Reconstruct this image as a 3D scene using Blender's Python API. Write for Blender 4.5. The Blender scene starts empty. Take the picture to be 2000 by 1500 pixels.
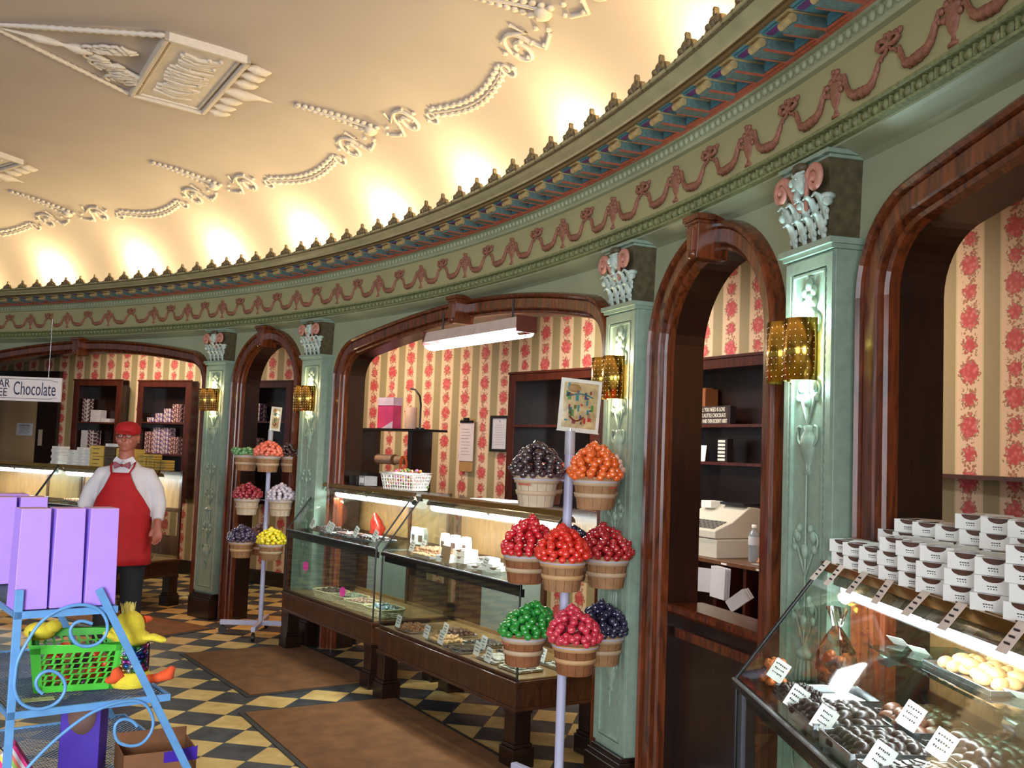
import bpy, bmesh, math, random
from mathutils import Vector, Matrix
R = random.Random(7)
PI = math.pi
SC = bpy.context.scene
COL = SC.collection
# ------------------------------------------------------------------ camera
CAM_F, PITCH, ROLL = 1930.0, math.radians(3.95), math.radians(2.2)
cam_d = bpy.data.cameras.new('camera'); cam = bpy.data.objects.new('camera', cam_d); COL.objects.link(cam)
cam_d.sensor_width = 36.0; cam_d.lens = 36.0 * CAM_F / 2000.0; cam_d.clip_start = 0.02; cam_d.clip_end = 100
_c, _s, _cp, _sp = math.cos(ROLL), math.sin(ROLL), math.cos(PITCH), math.sin(PITCH)
_r = Vector((_c, -_s * _sp, _s * _cp)); _u = Vector((-_s, -_c * _sp, _c * _cp)); _f = Vector((0, _cp, _sp))
cam.matrix_world = Matrix(((_r.x, _u.x, -_f.x, 0), (_r.y, _u.y, -_f.y, 0), (_r.z, _u.z, -_f.z, 1.6), (0, 0, 0, 1)))
SC.camera = cam
# ------------------------------------------------------------------ world, exposure
w = bpy.data.worlds.new('world'); SC.world = w; w.use_nodes = True
w.node_tree.nodes['Background'].inputs[0].default_value = (0.80, 0.90, 1.0, 1)
w.node_tree.nodes['Background'].inputs[1].default_value = 0.30
SC.view_settings.view_transform = 'Standard'; SC.view_settings.look = 'None'
SC.view_settings.exposure = 0.0; SC.view_settings.gamma = 1.0; SC.view_settings.use_curve_mapping = False

def lamp(kind, name, loc, energy, col, rot=None, size=0.1, size_y=None, **k):
    d = bpy.data.lights.new(name, kind); d.energy = energy; d.color = col
    if kind == 'AREA':
        d.size = size
        if size_y: d.shape = 'RECTANGLE'; d.size_y = size_y
    elif kind in ('POINT', 'SPOT'):
        d.shadow_soft_size = size
        if kind == 'SPOT': d.spot_size = k.get('spot', 2.0); d.spot_blend = k.get('blend', 1.0)
    o = bpy.data.objects.new(name, d); COL.objects.link(o); o.location = loc
    if rot: o.rotation_euler = rot
    return o
def aim(o, target):
    o.rotation_euler = (Vector(target) - o.location).to_track_quat('-Z', 'Y').to_euler()
WARM = (1.0, 0.76, 0.40); TUNG = (1.0, 0.60, 0.28); COOL = (0.80, 0.97, 1.0); NEUT = (1.0, 0.93, 0.82)
# daylight from the shop front, behind and left of the camera
aim(lamp('AREA', 'shop_window_daylight', (-4.6, -1.2, 1.9), 120, (0.86, 0.92, 1.0), size=3.0, size_y=2.2), (-2.0, 4.5, 0.9))
_dl = lamp('AREA', 'rack_fill_light', (-.6, -3.0, 1.9), 95, (0.90, 0.94, 1.0), size=1.6, size_y=2.0); aim(_dl, (-2.0, 4.0, 1.0)); _dl.data.spread = math.radians(75)  # added fill from behind the camera, brightens the rack and lilac boxes

# ------------------------------------------------------------------ plan of the curved wall
Q = (-2.65273, 9.03409, -0.68452, -0.08364, -0.00342, 0.0003)
def theta(s):
    if s < -5: return theta(-5) + (s + 5) * (-0.08364 + 0.0342 + 0.0225)
    if s > 11: return theta(11) + (s - 11) * (-0.04)
    return Q[2] + Q[3] * s + Q[4] * s * s + Q[5] * s ** 3
_S0, _DS, _N = -12.0, 0.01, 2900
_xy = [(0.0, 0.0)]
for i in range(_N):
    t = theta(_S0 + (i + .5) * _DS); _xy.append((_xy[-1][0] + math.cos(t) * _DS, _xy[-1][1] + math.sin(t) * _DS))
_k0 = int(round(-_S0 / _DS)); _ox, _oy = Q[0] - _xy[_k0][0], Q[1] - _xy[_k0][1]
def W(s, o=0.0):
    k = (s - _S0) / _DS; i = max(0, min(_N - 1, int(math.floor(k)))); f = k - i
    x = _xy[i][0] + f * (_xy[i + 1][0] - _xy[i][0]) + _ox; y = _xy[i][1] + f * (_xy[i + 1][1] - _xy[i][1]) + _oy
    t = theta(s); return x + o * math.sin(t), y - o * math.cos(t)
def P3(s, o, z):
    x, y = W(s, o); return (x, y, z)
def frange(a, b, st):
    n = max(1, int(round((b - a) / st))); return [a + (b - a) * i / n for i in range(n + 1)]

# ------------------------------------------------------------------ materials
def lin(c):
    return tuple(((v / 255.) / 12.92 if v / 255. <= .04045 else ((v / 255. + .055) / 1.055) ** 2.4) for v in c) + (1,)
_mats = {}
class NT:
    def __init__(s, name):
        s.m = bpy.data.materials.new(name); s.m.use_nodes = True; s.t = s.m.node_tree; s.b = s.t.nodes['Principled BSDF']
    def n(s, typ, **kw):
        nd = s.t.nodes.new(typ)
        for k, v in kw.items():
            if hasattr(nd, k): setattr(nd, k, v)
        return nd
    def link(s, a, b): s.t.links.new(a, b)
    def put(s, sock, v):
        if isinstance(v, bpy.types.NodeSocket): s.link(v, sock)
        elif v is not None: sock.default_value = v
    def math(s, op, a, b=None, c=None):
        nd = s.n('ShaderNodeMath', operation=op); s.put(nd.inputs[0], a)
        if b is not None: s.put(nd.inputs[1], b)
        if c is not None: s.put(nd.inputs[2], c)
        return nd.outputs[0]
    def mix(s, f, a, b):
        nd = s.n('ShaderNodeMix', data_type='RGBA'); s.put(nd.inputs[0], f); s.put(nd.inputs[6], a); s.put(nd.inputs[7], b); return nd.outputs[2]
    def coord(s, what='Object'): return s.n('ShaderNodeTexCoord').outputs[what]
    def scale(s, v, sc):
        nd = s.n('ShaderNodeMapping'); s.link(v, nd.inputs[0]); nd.inputs['Scale'].default_value = sc; return nd.outputs[0]
    def noise(s, v, sc, det=2.0, dist=0.0):
        nd = s.n('ShaderNodeTexNoise'); s.link(v, nd.inputs['Vector']); nd.inputs['Scale'].default_value = sc; nd.inputs['Detail'].default_value = det
        nd.inputs['Distortion'].default_value = dist; return nd.outputs['Fac']
    def ramp(s, f, a, b):
        nd = s.n('ShaderNodeMapRange'); s.put(nd.inputs[0], f); nd.inputs[1].default_value = a; nd.inputs[2].default_value = b; return nd.outputs[0]
    def bump(s, h, st, dist=0.01):
        nd = s.n('ShaderNodeBump'); s.link(h, nd.inputs['Height']); nd.inputs['Strength'].default_value = st; nd.inputs['Distance'].default_value = dist
        s.link(nd.outputs[0], s.b.inputs['Normal'])
    def col(s, v): s.put(s.b.inputs['Base Color'], v)
    def rough(s, v): s.put(s.b.inputs['Roughness'], v)
def mat(name, c, rough=.5, metal=0., var=.12, vs=12., bump=0., bs=60., emit=None, es=1., spec=.5, trans=0., coat=0., c2=None):
    if name in _mats: return _mats[name]
    t = NT(name); base = lin(c)
    if var > 0 or c2:
        f = t.noise(t.coord(), vs, 3.0); f = t.ramp(f, .3, .7)
        lo = lin(c2) if c2 else tuple(v * (1 - var) for v in base[:3]) + (1,)
        hi = base if c2 else tuple(min(1, v * (1 + var * .6)) for v in base[:3]) + (1,)
        t.col(t.mix(f, lo, hi))
    else: t.col(base)
    t.rough(rough); t.b.inputs['Metallic'].default_value = metal; t.b.inputs['Specular IOR Level'].default_value = spec
    t.b.inputs['Transmission Weight'].default_value = trans; t.b.inputs['Coat Weight'].default_value = coat
    t.b.inputs['Coat Roughness'].default_value = .1
    if bump > 0: t.bump(t.noise(t.coord(), bs, 3.0), bump)
    if emit: t.b.inputs['Emission Color'].default_value = lin(emit); t.b.inputs['Emission Strength'].default_value = es
    _mats[name] = t.m; return t.m
def wood(name, c, c2, rough=.3, ax=(1, 1, 8), sc=5., coat=.3):
    if name in _mats: return _mats[name]
    t = NT(name); v = t.scale(t.coord(), (ax[0] * 6, ax[1] * 6, ax[2]))
    f = t.noise(v, sc, 6.0, 1.2); t.col(t.mix(t.ramp(f, .3, .72), lin(c), lin(c2))); t.rough(rough)
    t.b.inputs['Coat Weight'].default_value = coat; t.b.inputs['Coat Roughness'].default_value = .12
    t.bump(f, .08); _mats[name] = t.m; return t.m
def glass_mat(name='pane_glass', tint=(250, 254, 252), f=.22):
    if name in _mats: return _mats[name]
    t = NT(name); t.t.nodes.remove(t.b)
    tr = t.n('ShaderNodeBsdfTransparent'); tr.inputs[0].default_value = lin(tint)
    gl = t.n('ShaderNodeBsdfGlossy'); gl.inputs['Roughness'].default_value = .02
    fr = t.n('ShaderNodeFresnel'); fr.inputs[0].default_value = 1.45
    mx = t.n('ShaderNodeMixShader'); t.link(t.math('MULTIPLY', fr.outputs[0], f), mx.inputs[0]); t.link(tr.outputs[0], mx.inputs[1]); t.link(gl.outputs[0], mx.inputs[2])
    t.link(mx.outputs[0], t.t.nodes['Material Output'].inputs[0]); _mats[name] = t.m; return t.m
GLASS = glass_mat()
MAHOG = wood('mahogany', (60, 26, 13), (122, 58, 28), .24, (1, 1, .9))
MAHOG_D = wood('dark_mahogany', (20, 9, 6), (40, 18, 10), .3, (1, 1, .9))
CASEWOOD = wood('case_oak', (46, 24, 14), (84, 46, 24), .3, (1, 1, 1))
DECK = wood('deck_oak', (112, 82, 48), (150, 112, 66), .35, (1, 1, 1))
SAGE = mat('sage_paint', (156, 162, 132), .45, var=.1, vs=3, bump=.05)
SAGE2 = mat('sage_frieze_paint', (168, 162, 118), .4, var=.08, vs=2, bump=.04)
LEAFG = mat('olive_leaf_paint', (128, 134, 92), .5, var=.35, vs=60, bump=.3, bs=90)
PILG = mat('verdigris_paint', (140, 160, 142), .38, var=.12, vs=30, bump=.12, bs=120)
BLUE = mat('coffer_blue_paint', (92, 142, 154), .5, var=.15, vs=40)
TANP = mat('modillion_tan_paint', (178, 152, 104), .5, var=.2, vs=40)
PINKP = mat('coral_line_paint', (176, 92, 66), .5, var=.2, vs=40)
TERRA = mat('terracotta_paint', (154, 100, 80), .5, var=.3, vs=80, bump=.3, bs=150)
CRESTM = mat('crest_bronze_paint', (112, 96, 66), .45, var=.5, vs=70, bump=.4, bs=120)
CYMA = mat('cyma_sage_gold_paint', (166, 158, 120), .4, var=.15, vs=8)
PLAS = mat('ceiling_plaster', (196, 184, 176), .8, var=.04, vs=2, bump=.03, bs=20)
PLASR = mat('plaster_relief', (222, 212, 200), .7, var=.08, vs=30)
BLACKI = mat('black_iron', (20, 20, 20), .4, var=.1)
WHITEP = mat('white_card', (238, 236, 230), .6, var=.03)
INK = mat('dark_ink', (40, 38, 44), .6, var=0)
BRASS = mat('polished_brass', (214, 168, 72), .18, 1., var=.05)
STEEL = mat('brushed_steel', (190, 192, 196), .25, 1., var=.05)
LAV = mat('lavender_enamel', (186, 186, 214), .4, var=.05)
TUBE = mat('fluorescent_tube', (255, 255, 255), .5, var=0, emit=(240, 250, 255), es=16.)

# ------------------------------------------------------------------ mesh builder
class MB:
    def __init__(s): s.v = []; s.f = []; s.m = []; s.uv = None; s.sm = []
    def add(s, vs, fs, mi=0, smooth=False, T=None):
        b = len(s.v)
        if T is not None: vs = [tuple(T @ Vector(p)) for p in vs]
        s.v += [tuple(p) for p in vs]
        for f in fs: s.f.append(tuple(b + i for i in f)); s.m.append(mi); s.sm.append(smooth)
        return s
    def box(s, x0, x1, y0, y1, z0, z1, mi=0, T=None):
        vs = [(x0, y0, z0), (x1, y0, z0), (x1, y1, z0), (x0, y1, z0), (x0, y0, z1), (x1, y0, z1), (x1, y1, z1), (x0, y1, z1)]
        return s.add(vs, [(0, 3, 2, 1), (4, 5, 6, 7), (0, 1, 5, 4), (1, 2, 6, 5), (2, 3, 7, 6), (3, 0, 4, 7)], mi, False, T)
    def grid(s, rows, mi=0, smooth=True, close_u=False, close_v=False, T=None):
        n, m = len(rows), len(rows[0]); vs = [p for r in rows for p in r]; fs = []
        for i in range(n - (0 if close_u else 1)):
            for j in range(m - (0 if close_v else 1)):
                a, b = i, (i + 1) % n; c, d = j, (j + 1) % m
                fs.append((a * m + c, a * m + d, b * m + d, b * m + c))
        return s.add(vs, fs, mi, smooth, T)
    def lathe(s, prof, n=16, c=(0, 0, 0), sy=1., mi=0, cap=True, T=None, smooth=True):
        rows = [[(c[0] + r * math.cos(2 * PI * j / n), c[1] + sy * r * math.sin(2 * PI * j / n), c[2] + z) for j in range(n)] for r, z in prof]
        s.grid(rows, mi, smooth, False, True, T)
        if cap:
            b = len(s.v)
            if prof[0][0] > 1e-4: s.add(rows[0], [tuple(range(n))[::-1]], mi, False, T)
            if prof[-1][0] > 1e-4: s.add(rows[-1], [tuple(range(n))], mi, False, T)
        return s
    def sphere(s, c, r, nu=10, nv=7, mi=0, T=None):
        if not hasattr(r, '__len__'): r = (r, r, r)
        rows = []
        for i in range(nv + 1):
            a = PI * i / nv; rr = max(math.sin(a), 1e-4)
            rows.append([(c[0] + r[0] * rr * math.cos(2 * PI * j / nu), c[1] + r[1] * rr * math.sin(2 * PI * j / nu), c[2] - r[2] * math.cos(a)) for j in range(nu)])
        return s.grid(rows, mi, True, False, True, T)
    def tube(s, pts, r, n=8, mi=0, closed=False, T=None, flat=1., cap=True):
        pts = [Vector(p) for p in pts]; m = len(pts); rs = r if hasattr(r, '__len__') else [r] * m; rows = []; prev = None
        for i, p in enumerate(pts):
            a = pts[(i - 1) % m] if (closed or i > 0) else p; b = pts[(i + 1) % m] if (closed or i < m - 1) else p
            d = (b - a); d = d.normalized() if d.length > 1e-9 else Vector((0, 0, 1))
            if prev is None:
                up = Vector((0, 0, 1)) if abs(d.z) < .9 else Vector((0, 1, 0)); x = d.cross(up).normalized()
            else: x = prev - d * prev.dot(d); x = x.normalized() if x.length > 1e-6 else prev
            y = d.cross(x); prev = x
            rows.append([tuple(p + x * rs[i] * math.cos(2 * PI * j / n) + y * rs[i] * flat * math.sin(2 * PI * j / n)) for j in range(n)])
        s.grid(rows, mi, n > 4, closed, True, T)
        if cap and not closed:
            s.add(rows[0], [tuple(range(n))], mi, False, T); s.add(rows[-1], [tuple(range(n))[::-1]], mi, False, T)
        return s
    def cyl(s, a, b, r, r2=None, n=14, mi=0, T=None): return s.tube([a, b], [r, r if r2 is None else r2], n, mi, T=T)
    def prism(s, poly, y0, y1, mi=0, T=None):            # poly in x,z ; extruded along y
        n = len(poly); vs = [(x, y0, z) for x, z in poly] + [(x, y1, z) for x, z in poly]
        fs = [tuple(range(n)), tuple(range(n, 2 * n))[::-1]] + [(i, i + n, (i + 1) % n + n, (i + 1) % n) for i in range(n)]
        return s.add(vs, fs, mi, False, T)
    def build(s, name, mats, parent=None, loc=None, rotz=None, bevel=0., recalc=True):
        me = bpy.data.meshes.new(name); me.from_pydata(s.v, [], s.f)
        for m in (mats if isinstance(mats, (list, tuple)) else [mats]): me.materials.append(m)
        for p, mi, sm in zip(me.polygons, s.m, s.sm): p.material_index = mi; p.use_smooth = sm
        if s.uv:
            l = me.uv_layers.new(name='UVMap')
            for p in me.polygons:
                for li in p.loop_indices: l.data[li].uv = s.uv[me.loops[li].vertex_index]
        if recalc:
            bm = bmesh.new(); bm.from_mesh(me); bmesh.ops.recalc_face_normals(bm, faces=bm.faces); bm.to_mesh(me); bm.free()
        me.update(); o = bpy.data.objects.new(name, me); COL.objects.link(o)
        if parent: o.parent = parent
        if loc: o.location = loc
        if rotz is not None: o.rotation_euler = (0, 0, rotz)
        if bevel: md = o.modifiers.new('bevel', 'BEVEL'); md.width = bevel; md.segments = 2; md.limit_method = 'ANGLE'; md.angle_limit = .7
        return o
def tag(o, label=None, cat=None, group=None, kind=None):
    if label: o['label'] = label
    if cat: o['category'] = cat
    if group: o['group'] = group
    if kind: o['kind'] = kind
    return o
def empty(name, loc=(0, 0, 0), rotz=0., label=None, cat=None, group=None, kind=None):
    o = bpy.data.objects.new(name, None); o.empty_display_size = .05; COL.objects.link(o); o.location = loc; o.rotation_euler = (0, 0, rotz)
    return tag(o, label, cat, group, kind)
def wall_empty(name, s, o, z, **k): return empty(name, P3(s, o, z), theta(s), **k)
def dup(root, loc=None, rotz=None, label=None, parent=None):
    def cp(o, par):
        c = o.copy(); COL.objects.link(c)
        if par: c.parent = par
        for ch in [x for x in KIDS.get(o, [])] if False else list(o.children): cp(ch, c)
        return c
    c = cp(root, parent)
    if loc is not None: c.location = loc
    if rotz is not None: c.rotation_euler = (0, 0, rotz)
    if label: c['label'] = label
    return c
def text_mesh(name, txt, size, m, parent=None, loc=(0, 0, 0), rot=(PI / 2, 0, 0), ext=.001, align='CENTER', sx=1., shear=0.):
    cu = bpy.data.curves.new(name, 'FONT'); cu.body = txt; cu.size = size; cu.extrude = ext; cu.align_x = align; cu.align_y = 'CENTER'; cu.resolution_u = 3; cu.shear = shear
    t = bpy.data.objects.new('tmp', cu); COL.objects.link(t); bpy.context.view_layer.update()
    me = bpy.data.meshes.new_from_object(t.evaluated_get(bpy.context.evaluated_depsgraph_get())); bpy.data.objects.remove(t)
    me.materials.clear(); me.materials.append(m); me.name = name
    o = bpy.data.objects.new(name, me); COL.objects.link(o); o.location = loc; o.rotation_euler = rot; o.scale = (sx, 1, 1)
    if parent: o.parent = parent
    return o
def sweep(prof, s0, s1, ds, mi=0, mb=None):
    mb = mb or MB()
    return mb.grid([[P3(s, o, z) for o, z in prof] for s in frange(s0, s1, ds)], mi, False)
def arc(c, r, a0, a1, n): return [(c[0] + r * math.cos(a0 + (a1 - a0) * i / n), c[1] + r * math.sin(a0 + (a1 - a0) * i / n)) for i in range(n + 1)]
# ================================================================== THE SETTING
# ---- floor
def floor_mat():
    t = NT('checker_tiles'); pos = t.n('ShaderNodeNewGeometry').outputs['Position']; a = math.radians(-11.15); L = .2485
    def dot(v, off):
        nd = t.n('ShaderNodeVectorMath', operation='DOT_PRODUCT'); t.link(pos, nd.inputs[0]); nd.inputs[1].default_value = v
        return t.math('MULTIPLY_ADD', nd.outputs['Value'], 1 / L, -off / L)
    e1 = (math.cos(a), math.sin(a), 0); e2 = (-math.sin(a), math.cos(a), 0); c = (-1.558, 6.163)
    u = dot(e1, c[0] * e1[0] + c[1] * e1[1]); v = dot(e2, c[0] * e2[0] + c[1] * e2[1])
    fu, fv = t.math('FLOOR', u), t.math('FLOOR', v)
    par = t.math('MODULO', t.math('ABSOLUTE', t.math('ADD', fu, fv)), 2.0)       # tile (-1,-1) from c is pale -> even is pale
    cmb = t.n('ShaderNodeCombineXYZ'); t.link(fu, cmb.inputs[0]); t.link(fv, cmb.inputs[1])
    wn = t.n('ShaderNodeTexWhiteNoise', noise_dimensions='2D'); t.link(cmb.outputs[0], wn.inputs['Vector']); rnd = wn.outputs['Value']
    n1 = t.ramp(t.noise(pos, 9, 5, .5), .3, .72)
    pale = t.mix(n1, lin((176, 148, 88)), lin((214, 190, 124))); pale = t.mix(t.math('MULTIPLY', rnd, .35), pale, lin((170, 134, 76)))
    dark = t.mix(n1, lin((34, 38, 44)), lin((64, 68, 72)))
    colr = t.mix(par, pale, dark)
    ed = t.math('MINIMUM', t.math('PINGPONG', u, .5), t.math('PINGPONG', v, .5)); g = t.math('LESS_THAN', ed, .008)
    t.col(t.mix(g, colr, lin((70, 66, 56)))); t.rough(t.ramp(t.noise(pos, 5, 3), -.5, 1.6)); t.bump(t.noise(pos, 14, 4), .12); return t.m
mb = MB(); mb.box(-14, 6, -5, 19, -.06, 0); fl = mb.build('floor', floor_mat()); fl['kind'] = 'structure'

# ---- openings: path of the clear opening (s, z), from left foot round to right foot
def bay_path(a, b, top=2.48, z0=0.0):
    c = (a + b) / 2; r = .20; zl = 2.13
    pts = [(a, z0), (a, 1.2), (a, zl)]
    # rounded shoulder then a flat segmental arch
    L = (b - a) / 2; zs = 2.335; pts += [(a + r * (1 - math.cos(t)), zl + (zs - zl) * math.sin(t)) for t in [PI / 2 * i / 8 * .86 for i in range(1, 9)]]
    x0, zz0 = pts[-1]; n = 26
    right = [(b - (x - a), z) for x, z in pts][::-1]
    x1 = b - (x0 - a)
    for i in range(1, n):
        f = i / n; q = 1 - abs(2 * f - 1) ** 1.9; pts.append((x0 + (x1 - x0) * f, zz0 + (top - zz0) * q))
    return pts + right
def door_path(a, b, top=2.48, z0=0.0):
    c = (a + b) / 2; r = (b - a) / 2; zl = top - r
    return [(a, z0), (a, 1.0), (a, zl)] + [(c - r * math.cos(PI * i / 28), zl + r * math.sin(PI * i / 28)) for i in range(1, 28)] + [(b, zl), (b, 1.0), (b, z0)]
TW = .13
OPEN = [('window_1', 'bay', -4.34 + TW, -.30 - TW), ('door_1', 'door', .06 + TW, 1.11 - TW), ('window_2', 'bay', 1.60 + TW, 5.17 - TW),
        ('door_2', 'door', 5.54 + TW, 6.60 - TW), ('window_3', 'bay', 7.10 + TW, 10.7 - TW)]
def offset_path(path, a):
    out = []
    for i, (s, z) in enumerate(path):
        p, q = path[max(0, i - 1)], path[min(len(path) - 1, i + 1)]; d = (q[0] - p[0], q[1] - p[1]); l = math.hypot(*d) or 1
        nx, nz = -d[1] / l, d[0] / l
        out.append((s + nx * a, z + nz * a))
    return out
CASE_PROF = [(0, -.275), (0, -.12), (.004, -.085), (.014, -.075), (.024, -.085), (.03, -.062), (.036, -.055), (.088, -.055), (.094, -.062), (.098, -.045), (.108, -.035), (.118, -.04), (.124, -.055), (.13, -.1)]
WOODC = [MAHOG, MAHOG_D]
paths = {}
for nm, kind, a, b in OPEN:
    path = bay_path(a, b) if kind == 'bay' else door_path(a, b)
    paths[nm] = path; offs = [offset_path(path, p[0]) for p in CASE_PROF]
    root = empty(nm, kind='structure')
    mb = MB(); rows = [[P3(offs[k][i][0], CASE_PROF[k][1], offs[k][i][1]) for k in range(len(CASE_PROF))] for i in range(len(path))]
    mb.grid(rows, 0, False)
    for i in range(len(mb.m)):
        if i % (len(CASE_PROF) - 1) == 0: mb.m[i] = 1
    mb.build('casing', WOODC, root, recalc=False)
    # keystone bracket
    c = (a + b) / 2; mb = MB(); k = wall_prefix = None
    T = Matrix.Translation(Vector(P3(c, 0, 0))) @ Matrix.Rotation(theta(c), 4, 'Z')
    mb.prism([(-.036, 2.44), (.036, 2.44), (.052, 2.60), (-.052, 2.60)], -.03, .12, T=T); mb.box(-.066, .066, -.045, .12, 2.60, 2.625, T=T); mb.box(-.058, .058, -.038, .12, 2.585, 2.60, T=T)
    mb.prism([(-.018, 2.445), (.018, 2.445), (.026, 2.57), (-.026, 2.57)], -.045, -.02, T=T); mb.sphere((0, -.03, 2.46), (.03, .022, .024), T=T)
    mb.build('keystone', MAHOG, root, bevel=.004)
# ---- the sage wall pierced by them
def top_of(path, s):
    best = None
    for (s0, z0), (s1, z1) in zip(path, path[1:]):
        if min(s0, s1) <= s <= max(s0, s1) and abs(s1 - s0) > 1e-9:
            z = z0 + (z1 - z0) * (s - s0) / (s1 - s0); best = z if best is None else max(best, z)
    return best
mb = MB(); WTOP = 2.66
ss = set(round(x, 3) for x in frange(-7.5, 12.5, .05)); opp = {n: offset_path(p, .06) for n, p in paths.items()}
for n, p in opp.items():
    for s_, z_ in p: ss.add(round(s_, 3))
ss = sorted(ss)
def zlow(s):
    for n, p in opp.items():
        lo, hi = p[0][0], p[-1][0]
        if lo <= s <= hi: return max(top_of(p, min(max(s, lo + 1e-4), hi - 1e-4)) or 2.0, 0)
    return 0.0
for s0, s1 in zip(ss, ss[1:]):
    if s1 - s0 < 1e-4: continue
    m_ = (s0 + s1) / 2; inside = zlow(m_) > 0
    za = zlow(s0) if inside else 0.; zb = zlow(s1) if inside else 0.
    if inside and (za == 0 or zb == 0): za = za or zb; zb = zb or za
    mb.add([P3(s0, -.1, za), P3(s1, -.1, zb), P3(s1, -.1, WTOP), P3(s0, -.1, WTOP)], [(0, 1, 2, 3)])
    mb.add([P3(s0, -.265, za), P3(s1, -.265, zb), P3(s1, -.265, 3.0), P3(s0, -.265, 3.0)], [(0, 3, 2, 1)])
wl = mb.build('wall_front', SAGE, recalc=False); wl['kind'] = 'structure'

# ---- back wall with the striped rose paper
def paper_mat():
    t = NT('rose_stripe_wallpaper'); uv = t.n('ShaderNodeUVMap'); sp = t.n('ShaderNodeSeparateXYZ'); t.link(uv.outputs[0], sp.inputs[0])
    u, v = sp.outputs[0], sp.outputs[1]; PER = .272; cell = t.math('FLOOR', u); fx = t.math('FRACT', u)
    x = t.math('MULTIPLY', t.math('SUBTRACT', fx, .5), PER)                       # metres from rose axis
    odd = t.math('MODULO', t.math('ABSOLUTE', cell), 2.0); y = t.math('MULTIPLY_ADD', odd, .14, v)
    cmb = t.n('ShaderNodeCombineXYZ'); t.link(x, cmb.inputs[0]); t.link(y, cmb.inputs[1]); t.link(cell, cmb.inputs[2])
    nz = t.noise(cmb.outputs[0], 55, 3, .4); nz2 = t.noise(cmb.outputs[0], 110, 2)
    vo = t.n('ShaderNodeTexVoronoi'); t.link(cmb.outputs[0], vo.inputs['Vector']); vo.inputs['Scale'].default_value = 42
    def dist(off):
        w_ = t.math('PINGPONG', t.math('ADD', y, off), .14)
        return t.math('SQRT', t.math('ADD', t.math('POWER', x, 2.0), t.math('POWER', w_, 2.0)))
    wob = t.math('MULTIPLY', t.math('SUBTRACT', nz, .5), .10)
    f1 = t.math('SUBTRACT', dist(0), .052); f2 = t.math('SUBTRACT', dist(.14), .036)
    f = t.math('ADD', t.math('MINIMUM', f1, f2), wob)
    vine = t.math('ADD', t.math('SUBTRACT', t.math('ABSOLUTE', x), .042), t.math('MULTIPLY', t.math('SUBTRACT', nz2, .5), .09))
    cream, olive, rose, leaf = lin((226, 190, 158)), lin((158, 138, 100)), lin((196, 84, 82)), lin((148, 116, 80))
    ax = t.math('ABSOLUTE', x)
    st = t.mix(t.math('GREATER_THAN', ax, .085), cream, olive)
    st = t.mix(t.math('MULTIPLY', t.math('GREATER_THAN', ax, .078), t.math('LESS_THAN', ax, .088)), st, lin((206, 184, 138)))
    vg = t.math('MULTIPLY', t.math('LESS_THAN', vine, 0.0), t.math('LESS_THAN', vo.outputs['Distance'], .42))
    c1 = t.mix(vg, st, t.mix(t.math('GREATER_THAN', nz2, .52), leaf, lin((214, 118, 104))))
    c2 = t.mix(t.math('LESS_THAN', f, .008), c1, leaf)
    petal = t.mix(t.ramp(vo.outputs['Distance'], .1, .6), lin((220, 122, 116)), lin((194, 72, 72)))
    c3 = t.mix(t.math('LESS_THAN', f, .001), c2, petal)
    t.col(c3); t.rough(.6); t.bump(t.noise(cmb.outputs[0], 260, 2), .05); return t.m
PAPER = paper_mat(); BO = -1.8
mb = MB(); L = 0; pr = None; strips = [[], []]
for s in frange(-9.5, 12.5, .1):
    x, y = W(s, BO)
    if pr: L += math.hypot(x - pr[0], y - pr[1])
    pr = (x, y)
    if s < 5.11: strips[0].append((x, y, L / .272 + .5))
    if s > 5.04: strips[1].append((x, y, (L - 16.6617) / .2884 + 62.5))
uv = []
for st in strips:                    # two hangings of paper, butted behind the bookcase
    mb.grid([[(x, y, z) for z in (0, .16, 3.0)] for x, y, u in st], 0, False); uv += [(u, z) for x, y, u in st for z in (0, .16, 3.0)]
mb.uv = uv; bw = mb.build('wall_back', PAPER, recalc=False); bw['kind'] = 'structure'
sweep([(BO, 0), (BO + .03, 0), (BO + .03, .14), (BO + .02, .16), (BO, .16)], -9.5, 12.5, .2).build('baseboard_back', MAHOG_D)['kind'] = 'structure'
mb = MB(); mb.grid([[P3(s, BO - .2, 3.0), P3(s, -.2, 3.0)] for s in frange(-9.5, 12.5, .3)], 0, False); mb.build('ceiling_back_room', mat('back_ceiling_paint', (190, 180, 160), .8), recalc=False)['kind'] = 'structure'  # unseen, added to keep world light out of the back room

# ---- entablature
SE0, SE1 = -6.5, 12.3
ent = empty('trim_1', kind='structure')
sweep([(-.1, 2.60), (-.075, 2.612), (-.05, 2.62), (-.015, 2.632), (0, 2.638), (0, 2.645)], SE0, SE1, .1).build('soffit_moulding', SAGE, ent, recalc=False)
mb = sweep([(0, 2.645), (.022, 2.648), (.026, 2.655), (.008, 2.66), (.008, 2.695), (.03, 2.70), (.03, 2.712), (0, 2.716)], SE0, SE1, .1)
for s in frange(SE0, SE1, .055):
    T = Matrix.Translation(Vector(P3(s, .012, 2.677))) @ Matrix.Rotation(theta(s), 4, 'Z')
    mb.sphere((0, 0, 0), (.019, .012, .018), 5, 4, T=T); mb.box(.022, .032, -.008, .004, -.016, .016, T=T)
mb.build('leaf_moulding', LEAFG, ent, recalc=False)
sweep([(0, 2.716), (0, 2.93)], SE0, SE1, .1).build('frieze_band', SAGE2, ent, recalc=False)
mb = sweep([(0, 2.93), (.02, 2.935), (.024, 2.945), (.028, 2.948), (.03, 2.985), (.05, 2.99)], SE0, SE1, .1)
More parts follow.
